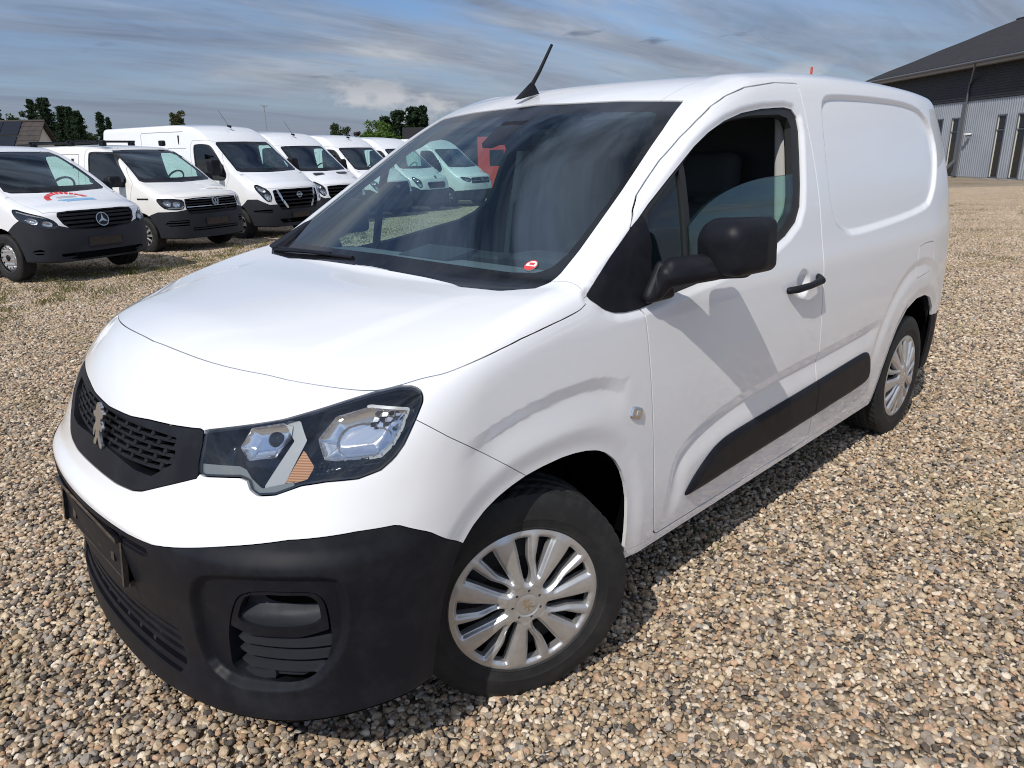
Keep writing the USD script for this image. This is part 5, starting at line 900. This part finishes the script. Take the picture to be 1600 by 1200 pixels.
van_like({**BIG, **dict(name="parked_van", label="tall white van with chrome trimmed grille, beside the cream van", at=(-7.30, -15.0), rz=1.84, wb=3.68, ro=1.0, vents=[[(.56, .565), (.86, .585), (.86, .63), (.56, .645)], [(-.5, .34), (.40, .34), (.46, .43), (-.5, .43)]], chrome_lines=[([(.44, 1.03), (.38, .85), (.28, .66)], .022)], extra=chv+[ant(-1.05, 0, 2.40)]+[("hub", box(.02, .2, .03, (.86, 0, .40)), "liner")], seams=pan)})
van_like({**BIG, **dict(name="parked_van", label="tall white van with two black vents on its bonnet", at=(-10.2, -17.4), rz=1.80, wb=3.66, ro=1.0, badge="star", extra=[ant(-.98, 0, 2.36)]+[("bonnet_vent", box(.10, .34, .012, (.27, s*.42, 1.348), ry=.38), "gloss_black") for s in (1, -1)], seams=pan, res=.055)})
van_like({**BIG, **dict(name="parked_van", label="white van with beige pillar half hidden by the front van's windscreen pillar", at=(-12.9, -18.7), rz=1.80, wb=3.66, ro=1.0, badge="ring_bar", extra=[ant(-.98, 0, 2.36)], seams=pan, res=.055)})
van_like({**BIG, **dict(name="parked_van", label="white van with lion badge seen through the front van's cab", at=(-15.6, -20.0), rz=1.80, wb=4.0, ro=1.0, badge="lion", grille_frame="satin_chrome", badge_at=(.78, 1.13, -.5, .8), grille=[(-.5, .98), (.36, .98), (.40, .93), (.34, .76), (-.5, .76)], slats=[(.82, .04, "black_plastic"), (.90, .04, "black_plastic")], wheel="five", res=.052)})
van_like({**BIG, **dict(name="parked_van", label="white van with white bumper corners in front of the red lorry", at=(-18.6, -20.9), rz=1.78, wb=3.64, ro=1.0, badge="vw", badge_at=(.87, .98, -.1, 1.1), bumper=[(0, .62), (.5, .62), (.9, .60), (1.3, .5)], lamp=[(.48, .90), (.47, 1.02), (.6, 1.06), (.78, 1.10), (.80, 1.05), (.70, .96), (.6, .9)], reflectors=[("reflector", soft([(.52, .93), (.52, 1.0), (.68, 1.03), (.66, .95)], 1), "chrome")], grille=[(-.5, 1.05), (.40, 1.05), (.47, 1.02), (.44, .84), (-.5, .84)], slats=[(.88, .02, "black_plastic"), (.93, .02, "satin_chrome"), (.99, .02, "black_plastic")], res=.052)})

# ------------------------------------------------------------------ red lorry, hall, house, trees, mast
def rz_of(v): return math.atan2(v[1], v[0])
x, y = world(36, .3); t = thing("red_lorry", "red lorry parked behind the vans, seen through the front van's cab", "lorry", (x, y, float(gz(x, y))), 1.75)
put_tm(t, "load_bed", cat_(box(3.0, 2.3, .16, (-3.0, 0, .98)), box(3.0, .05, .4, (-3.0, 1.13, 1.2)), box(3.0, .05, .4, (-3.0, -1.13, 1.2))), "metal_grey", smooth=False); cb = prism([(.95, .5), (.95, 1.25), (.70, 2.35), (.30, 2.75), (-1.2, 2.8), (-1.2, .5)], 2.3, (0, -1.15, 0)); put_tm(t, "cab", cb, "red_paint", smooth=False)
put_tm(t, "cab_windscreen", prism([(.935, 1.36), (.96, 1.38), (.735, 2.30), (.71, 2.28)], 2.05, (0, -1.02, 0)), "dark_glass", smooth=False)
for s in (1, -1): put_tm(t, "side_window", box(.8, .02, .7, (-.1, s*1.152, 1.85)), "dark_glass", smooth=False); put_tm(t, "headlamp", box(.03, .35, .18, (.955, s*.85, .85)), "drl", smooth=False)
put_tm(t, "white_stripe", box(.02, 2.0, .14, (.965, 0, 1.12)), "print_white", smooth=False); put_tm(t, "bumper", box(.2, 2.3, .35, (.95, 0, .55)), "grey_plastic", smooth=False); put_tm(t, "chassis", box(5.2, .9, .25, (-1.9, 0, .72)), "liner", smooth=False)
for cx in (0, -3.4):
    for s in (1, -1): small_wheel(t, (cx, s*1.02, .44), s, .44, .27, "steel")
# hall with corrugated walls
mat("zinc", {"g": ("geometry", {}), "n": ("noise_texture", {"scale": .9, "detail": 6.}), "r": ("rgb_ramp", {"ramp": [(.3, (.30, .325, .36)), (.7, (.37, .39, .42))]}), "p": ("principled_bsdf", {"metallic": .35, "roughness": .42})}, [("g.position", "n.vector"), ("n.fac", "r.fac"), ("r.color", "p.base_color")])
mat("dark_boards", {"g": ("geometry", {}), "n": ("noise_texture", {"scale": 2.5, "detail": 6.}), "r": ("rgb_ramp", {"ramp": [(.3, (.012, .013, .015)), (.7, (.022, .023, .026))]}), "p": ("principled_bsdf", {"roughness": .6})}, [("g.position", "n.vector"), ("n.fac", "r.fac"), ("r.color", "p.base_color")])
mat("fibre_roof", {"g": ("geometry", {}), "n": ("noise_texture", {"scale": 1.4, "detail": 8., "roughness": .7}), "r": ("rgb_ramp", {"ramp": [(.3, (.012, .012, .0145)), (.7, (.024, .024, .028))]}), "p": ("principled_bsdf", {"roughness": .75})}, [("g.position", "n.vector"), ("n.fac", "r.fac"), ("r.color", "p.base_color")])
flat("eave_wood", (.26, .24, .22)); flat("gutter_grey", (.10, .105, .115), .4); flat("hall_frame", (.10, .11, .125), .4); flat("window_cream", (.62, .60, .50)); flat("plinth", (.28, .26, .24), .9); flat("room", (.20, .19, .13), .8)
LAT, NEAR, FAR, ZE, ZB = 28.0, 34.5, 59.0, 6.60, 4.45
hx, hy = world(NEAR, LAT); HZ = -.62; t = thing("hall", "long grey hall with corrugated walls and dark roof at the right", "building", (hx, hy, HZ), rz_of(DIR))
# local axes: +x along the wall away from the camera, +y to the left = towards the yard
LW = FAR-NEAR
def corrugated(x0, x1, z0, z1, pitch=.20, amp=.022, y=0.0):
    n = max(2, int((x1-x0)/pitch*8)); xs = np.linspace(x0, x1, n+1); ph = (xs/pitch) % 1.0; yy = y+amp*np.clip(2.2*np.sin(2*np.pi*ph), -1, 1)
    v = np.concatenate([np.stack([xs, yy, np.full(n+1, z0)], 1), np.stack([xs, yy, np.full(n+1, z1)], 1)]); i = np.arange(n); f = np.concatenate([np.stack([i, i+1, i+n+2], 1), np.stack([i, i+n+2, i+n+1], 1)])
    return trimesh.Trimesh(v, f[:, ::-1], process=False)
def at_px(px, dep=None): return LAT*FPX/(px-800)/.953-NEAR   # distance along the wall of what stands at that bearing
WIN = [(at_px(1562.5+14.5), at_px(1562.5)), (at_px(1594+16), at_px(1594)), (at_px(1504), at_px(1492)), (at_px(1479), at_px(1468)), (at_px(1450), at_px(1439))]
WIN = sorted((min(a), max(a)) for a in WIN); WT, WBt = 3.55, .10
cuts = [-2.0]+[q for w in WIN for q in w]+[LW]; segs = [(cuts[k], cuts[k+1]) for k in range(0, len(cuts), 2)]
wall = cat_(*[corrugated(a, b, .10, ZB) for a, b in segs], *[corrugated(a, b, WT, ZB) for a, b in WIN]); wp = put_tm(t, "corrugated_wall", wall, "zinc", smooth=False)
put_tm(t, "plinth", box(LW+2, .06, .22, (LW/2-1, -.02, .0)), "plinth", smooth=False)
for k in range(14):
    z0 = ZB+.02+k*.145; put_tm(t, "board", box(LW+2, .035, .135, (LW/2-1, .05+.004*(k % 2), z0+.07), rx=.12), "dark_boards", smooth=False)
for a, b in WIN:
    w = b-a; fp = put_tm(t, "window", cat_(box(.06, .10, WT-WBt, (a+.03, .0, (WT+WBt)/2)), box(.06, .10, WT-WBt, (b-.03, .0, (WT+WBt)/2)), box(w, .10, .08, ((a+b)/2, 0, WT-.04)), box(w, .10, .06, ((a+b)/2, 0, WBt+.03)), box(w-.12, .07, .06, ((a+b)/2, 0, 2.72))), "hall_frame", smooth=False)
    put_tm(fp, "frame_liner", cat_(box(.04, .08, WT-WBt-.1, (b-.085, -.02, (WT+WBt)/2))), "window_cream", smooth=False)
    put_tm(fp, "pane", box(w-.14, .008, 2.72-WBt-.1, ((a+b)/2, -.03, (2.72+WBt)/2)), "dark_glass", smooth=False); put_tm(fp, "pane", box(w-.14, .008, WT-2.72-.14, ((a+b)/2, -.03, (WT+2.72)/2-.01)), "dark_glass", smooth=False)
    put_tm(t, "step", box(w+.1, .5, .10, ((a+b)/2, .30, .03)), "plinth", smooth=False)
# roof: corrugated sheet from the eave up to the ridge
HALF, RISE, OV = 10.2, 3.75, .75
def roof_sheet(x0, x1, pitch=.20, amp=.028):
    n = int((x1-x0)/pitch*8); xs = np.linspace(x0, x1, n+1); w = amp*np.sin(2*np.pi*xs/pitch); rows = [(OV, ZE-.0)]+[(OV-(HALF+OV)*k/6, ZE+(RISE+.3)*k/6) for k in range(1, 7)]
    v = np.concatenate([np.stack([xs, np.full(n+1, yy), zz+w+.03*(k % 2)], 1) for k, (yy, zz) in enumerate(rows)]); i = np.arange(n); F = []
    for k in range(6): a = k*(n+1); b = a+n+1; F += [np.stack([a+i, a+i+1, b+i+1], 1), np.stack([a+i, b+i+1, b+i], 1)]
    return trimesh.Trimesh(v, np.concatenate(F), process=False)
put_tm(t, "roof", roof_sheet(-2, LW+.4), "fibre_roof", smooth=True)
back = trimesh.Trimesh([(-2, -HALF, ZE+RISE+.3), (LW+.4, -HALF, ZE+RISE+.3), (LW+.4, -2*HALF-OV, ZE-.1), (-2, -2*HALF-OV, ZE-.1)], [(0, 2, 1), (0, 3, 2)], process=False); put_tm(t, "rear_roof", back, "fibre_roof", smooth=False)
put_tm(t, "ridge_cap", tube([(-2, -HALF, ZE+RISE+.33), (LW+.4, -HALF, ZE+RISE+.33)], .10), "fibre_roof")
put_tm(t, "eave", cat_(box(LW+2.2, .7, .05, (LW/2-.9, .36, ZE-.26)), box(LW+2.2, .04, .30, (LW/2-.9, .70, ZE-.17))), "eave_wood", smooth=False)
put_tm(t, "gutter", tube([(-2, .80, ZE-.10), (LW+.3, .80, ZE-.10)], .075), "gutter_grey")
gb = prism([(0, 0), (-2*HALF, 0), (-2*HALF, ZE-.1), (-HALF, ZE+RISE), (0, ZE-.1)], .08); v = gb.vertices.copy(); gb.vertices = np.stack([LW-.05-v[:, 1], v[:, 0]-.03, v[:, 2]], 1); gb.fix_normals(); put_tm(t, "gable_wall", gb, "dark_boards", smooth=False)
dpx = at_px(1513); put_tm(t, "downpipe", tube([(dpx-1.3, .78, ZE-.15), (dpx-1.2, .70, ZE-.45), (dpx-.2, .16, ZE-1.0), (dpx, .13, ZE-1.3), (dpx, .13, .1)], .055), "gutter_grey")
put_tm(t, "post", box(.22, .14, ZB-.1, (dpx+.22, .08, ZB/2)), "hall_frame", smooth=False); put_tm(t, "brace", box(.18, 1.5, .12, (dpx+.3, .62, .55), rx=-.75), "hall_frame", smooth=False)
lx = at_px(1525); lp = put_tm(t, "wall_lamp", cat_(rbox(.30, .28, .10, .03, (lx, .26, 2.55)), box(.06, .2, .06, (lx, .1, 2.58))), "print_white")
put_tm(lp, "lamp_shade", rbox(.18, .16, .12, .04, (lx, .20, 2.44)), "metal_grey")
put_tm(t, "roof_hatch", box(.9, .7, .06, (at_px(1590)-3.2, -6.6, ZE+3.30), rx=-.41), "liner", smooth=False)
# house with solar panels at the far left
mat("tiles", {"g": ("geometry", {}), "n": ("noise_texture", {"scale": 3., "detail": 6.}), "r": ("rgb_ramp", {"ramp": [(.3, (.035, .028, .025)), (.7, (.06, .048, .042))]}), "p": ("principled_bsdf", {"roughness": .8})}, [("g.position", "n.vector"), ("n.fac", "r.fac"), ("r.color", "p.base_color")])
flat("cream_wall", (.50, .46, .38), .9); flat("solar", (.012, .014, .020), .18); flat("solar_line", (.16, .16, .17), .4)
hd = 50.0; HX, HY = world(hd, (84-800)/FPX*hd*.953); hr = rz_of(RGT)+.20; t = thing("house", "house with solar panels on its tiled roof at the far left", "house", (HX, HY, float(gz(HX, HY))), hr)
# local: ridge along -x from the near gable at x = 0; gable faces +x
zr_, ze_, hh = 4.7, 2.3, 3.1
put_tm(t, "wall", cat_(prism([(-14, 0), (0, 0), (0, ze_), (-14, ze_)], 2*hh-.3, (0, -hh+.15, 0))), "cream_wall", smooth=False)
ga = prism([(-hh+.15, 0), (hh-.15, 0), (hh-.15, ze_), (0, zr_-.12), (-hh+.15, ze_)], .12); v = ga.vertices.copy(); ga.vertices = np.stack([v[:, 1]-.10, v[:, 0], v[:, 2]], 1); ga.fix_normals(); put_tm(t, "gable", ga, "cream_wall", smooth=False)
sl = math.hypot(hh+.4, zr_-ze_+.29)
for s in (1, -1):
    n = 9; VV = []
    m = cat_(*[box(14.6, sl/n+.04, .05, (-7.0, s*(hh+.4)*(k+.5)/n, zr_-(zr_-ze_+.29)*(k+.5)/n+.02), rx=-s*math.atan2(zr_-ze_+.29, hh+.4)*.93) for k in range(n)])
    put_tm(t, "roof" if s == 1 else "rear_roof", m, "tiles", smooth=False)
put_tm(t, "ridge", tube([(-14.3, 0, zr_+.05), (.3, 0, zr_+.05)], .09), "tiles")
ang = -math.atan2(zr_-ze_+.29, hh+.4); side_s = -1
for q in range(2):
    for k in range(10):
        yy = (.62+q*1.25); zz = zr_-(zr_-ze_+.29)*yy/(hh+.4)+.10; put_tm(t, "solar_panel", box(1.02, 1.42, .04, (-1.5-k*1.06, side_s*yy, zz), rx=-side_s*ang*-1), "solar", smooth=False)
chm = put_tm(t, "chimney", box(.48, .48, 1.1, (-3.3, 0, zr_+.38)), "cream_wall", smooth=False); put_tm(chm, "chimney_cap", box(.56, .56, .10, (-3.3, 0, zr_+.95)), "cream_wall", smooth=False)
# low dark roof right of the row
x, y = world(46, (668-800)/FPX*46); t = thing("shed", "dark roofed shed behind the bright green tree", "shed", (x, y, float(gz(x, y))), rz_of(RGT)+.1); put_tm(t, "wall", box(6, 4, 2.6, (2.4, 0, 1.3)), "dark_boards", smooth=False); put_tm(t, "roof", prism([(-.8, 2.6), (5.6, 2.6), (5.6, 3.60), (-.75, 3.60)], 4.4, (0, -2.2, 0)), "fibre_roof", smooth=False)
# trees
def leafmat(name, a, b, c): mat(name, {"at": ("attribute", {"attribute": "rnd"}), "r": ("rgb_ramp", {"ramp": [(0, a), (.5, b), (1, c)]}), "p": ("principled_bsdf", {"roughness": .65, "specular_ior_level": .25}), "t": ("translucent_bsdf", {}), "x": ("mix_closure", {"fac": .25})}, [("at.fac", "r.fac"), ("r.color", "p.base_color"), ("r.color", "t.color"), ("p.BSDF", "x.closure1"), ("t.BSDF", "x.closure2")], surface="x.closure")
leafmat("spruce", (.012, .026, .012), (.02, .04, .016), (.032, .055, .022)); leafmat("leaf_green", (.05, .10, .018), (.075, .14, .025), (.11, .18, .04)); leafmat("leaf_dull", (.05, .06, .022), (.075, .085, .03), (.10, .11, .045)); leafmat("leaf_dark", (.025, .04, .015), (.035, .055, .02), (.05, .07, .025)); leafmat("leaf_red", (.035, .02, .02), (.05, .03, .028), (.06, .04, .03))
flat("bark", (.07, .055, .045), .9)
def leaves(P, N_, size, rg):
    n = len(P); a = rg.normal(size=(n, 3)); a /= np.linalg.norm(a, axis=1, keepdims=True); b = np.cross(a, rg.normal(size=(n, 3))); b /= np.linalg.norm(b, axis=1, keepdims=True); s = (size*rg.uniform(.6, 1.3, n))[:, None]
    v = np.stack([P-a*s*.5, P+b*s*.28, P+a*s*.5, P-b*s*.28], 1).reshape(-1, 3); k = np.arange(n)*4; return v, np.concatenate([np.stack([k, k+1, k+2], 1), np.stack([k, k+2, k+3], 1)])
def spruce(px, top, dep, width, label, seed, n=15000):
    rg = np.random.default_rng(seed); x, y = world(dep, (px-800)/FPX*dep*.953); z0 = float(gz(x, y)); hor = 238+(800-px)*.0243; H = (hor-top)/FPX*dep*.953+EYE[2]-z0; t = thing("spruce_tree", label, "tree", (x, y, z0)); R = width/FPX*dep/2
    put_tm(t, "trunk", tube([(0, 0, 0), (0, 0, H*.97)], [.16, .02]), "bark"); k = int(H/.22); P = []
    for lev in range(k):
        z = H*(.06+.94*lev/k); tt = lev/k; r = R*(.30+.85*(1-tt)**.8)*min(1.0, (1-tt)/.05+.15)*rg.uniform(.65, 1.15)
        for arm in range(11):
            a = rg.uniform(0, 2*np.pi); L = r*rg.uniform(.45, 1.3); m = max(4, int(n/k/9)); q = rg.uniform(.1, 1, m)**.7; P.append(np.stack([L*q*np.cos(a)+rg.normal(0, .07, m), L*q*np.sin(a)+rg.normal(0, .07, m), z-.28*L*q+.1*L*q*q+rg.normal(0, .06, m)], 1))
    P = np.vstack(P); v, f = leaves(P, None, .17, rg); put(t, "crown", v, f, "spruce", rnd=np.repeat(rg.random(len(v)//4), 4))
def leafy(px, top, dep, width, label, m, seed, n=5000, shape=.62, name="leafy_tree"):
    rg = np.random.default_rng(seed); x, y = world(dep, (px-800)/FPX*dep*.953); z0 = float(gz(x, y)); hor = 238+(800-px)*.0243; H = (hor-top)/FPX*dep*.953+EYE[2]-z0; t = thing(name, label, "tree", (x, y, z0)); R = width/FPX*dep/2
    put_tm(t, "trunk", tube([(0, 0, 0), (.1, .05, H*.45), (0, .1, H*.8)], [.17, .11, .03]), "bark")
    for b in range(5): a = rg.uniform(0, 6.28); put_tm(t, "limb", tube([(0, 0, H*.35), (R*.35*math.cos(a), R*.35*math.sin(a), H*.55), (R*.7*math.cos(a), R*.7*math.sin(a), H*.72)], [.08, .05, .02]), "bark")
    P = []
    for c in range(110):
        d = rg.normal(size=3); d /= np.linalg.norm(d); d *= rg.uniform(.35, .95); cz = H*(1-shape/2)+d[2]*H*shape/2; cr = R*rg.uniform(.18, .34); q = rg.normal(size=(n//46, 3)); q *= (cr*rg.random((n//46, 1))**.4/np.linalg.norm(q, axis=1, keepdims=True)); P.append(np.array([d[0]*R, d[1]*R, cz])+q*[1, 1, .8])
    P = np.vstack(P); P = P[P[:, 2] < H]; v, f = leaves(P, None, .13*dep/60+.05, rg); put(t, "crown", v, f, m, rnd=np.repeat(rg.random(len(v)//4), 4))
for k, (px, top, dep, w, lb) in enumerate([(2, 167, 74, 50, "spruce at the left edge behind the house chimney"), (21, 165, 72, 22, "slim spruce just behind the house chimney"), (75, 160, 70, 26, "slim spruce rising over the house's gable end"), (95, 157, 68, 46, "tallest dark spruce right of the house gable"), (121, 169, 66, 34, "spruce between the tallest one and the tall white van"), (132, 171, 65, 26, "narrow spruce second left of the tall van's rear"), (143, 176, 64, 26, "narrow spruce touching the tall white van's rear"), (177, 178, 84, 22, "short broad spruce tip over the tall white van's roof"), (189, 186, 86, 10, "tiny spruce tip over the tall van's roof"),
    (614, 183, 52, 34, "spruce with bright green leaves in front of it"), (635, 174, 52, 44, "bushy spruce left of the pillar top"), (657, 169, 50, 40, "tallest spruce right of the green tree"), (672, 168, 50, 24, "slim spruce near the windscreen's top corner")]): spruce(px, top, dep, w, lb, 40+k)
leafy(296, 174, 62, 36, "round dull green tree over the tall white van's roof", "leaf_dull", 71, 5200, .8); leafy(606, 190, 46, 62, "bright green leafy tree beside the windscreen pillar", "leaf_green", 72, 5200, .75); leafy(541, 193, 60, 44, "dark green leafy tree over the fourth parked van", "leaf_dark", 73, 4200, .8); leafy(572, 206, 58, 26, "small dark red leafy tree between two green ones", "leaf_red", 74, 2500, .8)
for k, px in enumerate((42, 58, 110, 150)): leafy(px, 178 if px < 100 else 196, 80, 40, ["dull green tree behind the house ridge", "second dull green tree behind the house ridge", "low dark tree under the tallest spruce", "low dark tree behind the tall van's rear corner"][k], "leaf_dark", 80+k, 3000, .9)
# antenna mast on a far roof
x, y = world(58, (448-800)/FPX*58); t = thing("antenna_mast", "thin television aerial mast over the tall white vans", "mast", (x, y, float(gz(x, y)))); put_tm(t, "pole", tube([(0, 0, 0), (0, 0, 5.9)], .035), "metal_grey")
put_tm(t, "aerial", cat_(box(.9, .03, .03, (0, 0, 5.85), rz=.6), *[box(.02, .5, .02, (q, q*.68, 5.87), rz=.6) for q in (-.3, -.1, .1, .3)]), "metal_grey", smooth=False)
x, y = world(70, (1244-800)/FPX*70); t = thing("red_pole", "red pole tip showing above the front van's roof", "pole", (x, y, float(gz(x, y)))); put_tm(t, "shaft", tube([(0, 0, 0), (0, 0, 8.05)], .10), "metal_grey"); put_tm(t, "red_top", tube([(0, 0, 8.0), (0, 0, 8.75)], .11), "red_paint")

# a van behind the photographer's right shoulder: outside the picture, mirrored in the door glass
t, fv = van_like({**BIG, **dict(name="parked_van", label="white van with red and white warning stripes, mirrored in the door glass", at=(-5.2, 6.6), rz=-.25, wb=3.64, ro=1.0, wheel="steel", res=.08)})
for k in range(9): put_tm(t, "warning_stripe", box(.14, .006, .16, (-3.6+.26*k, -1.008, .62), ry=.6), "print_red", smooth=False)
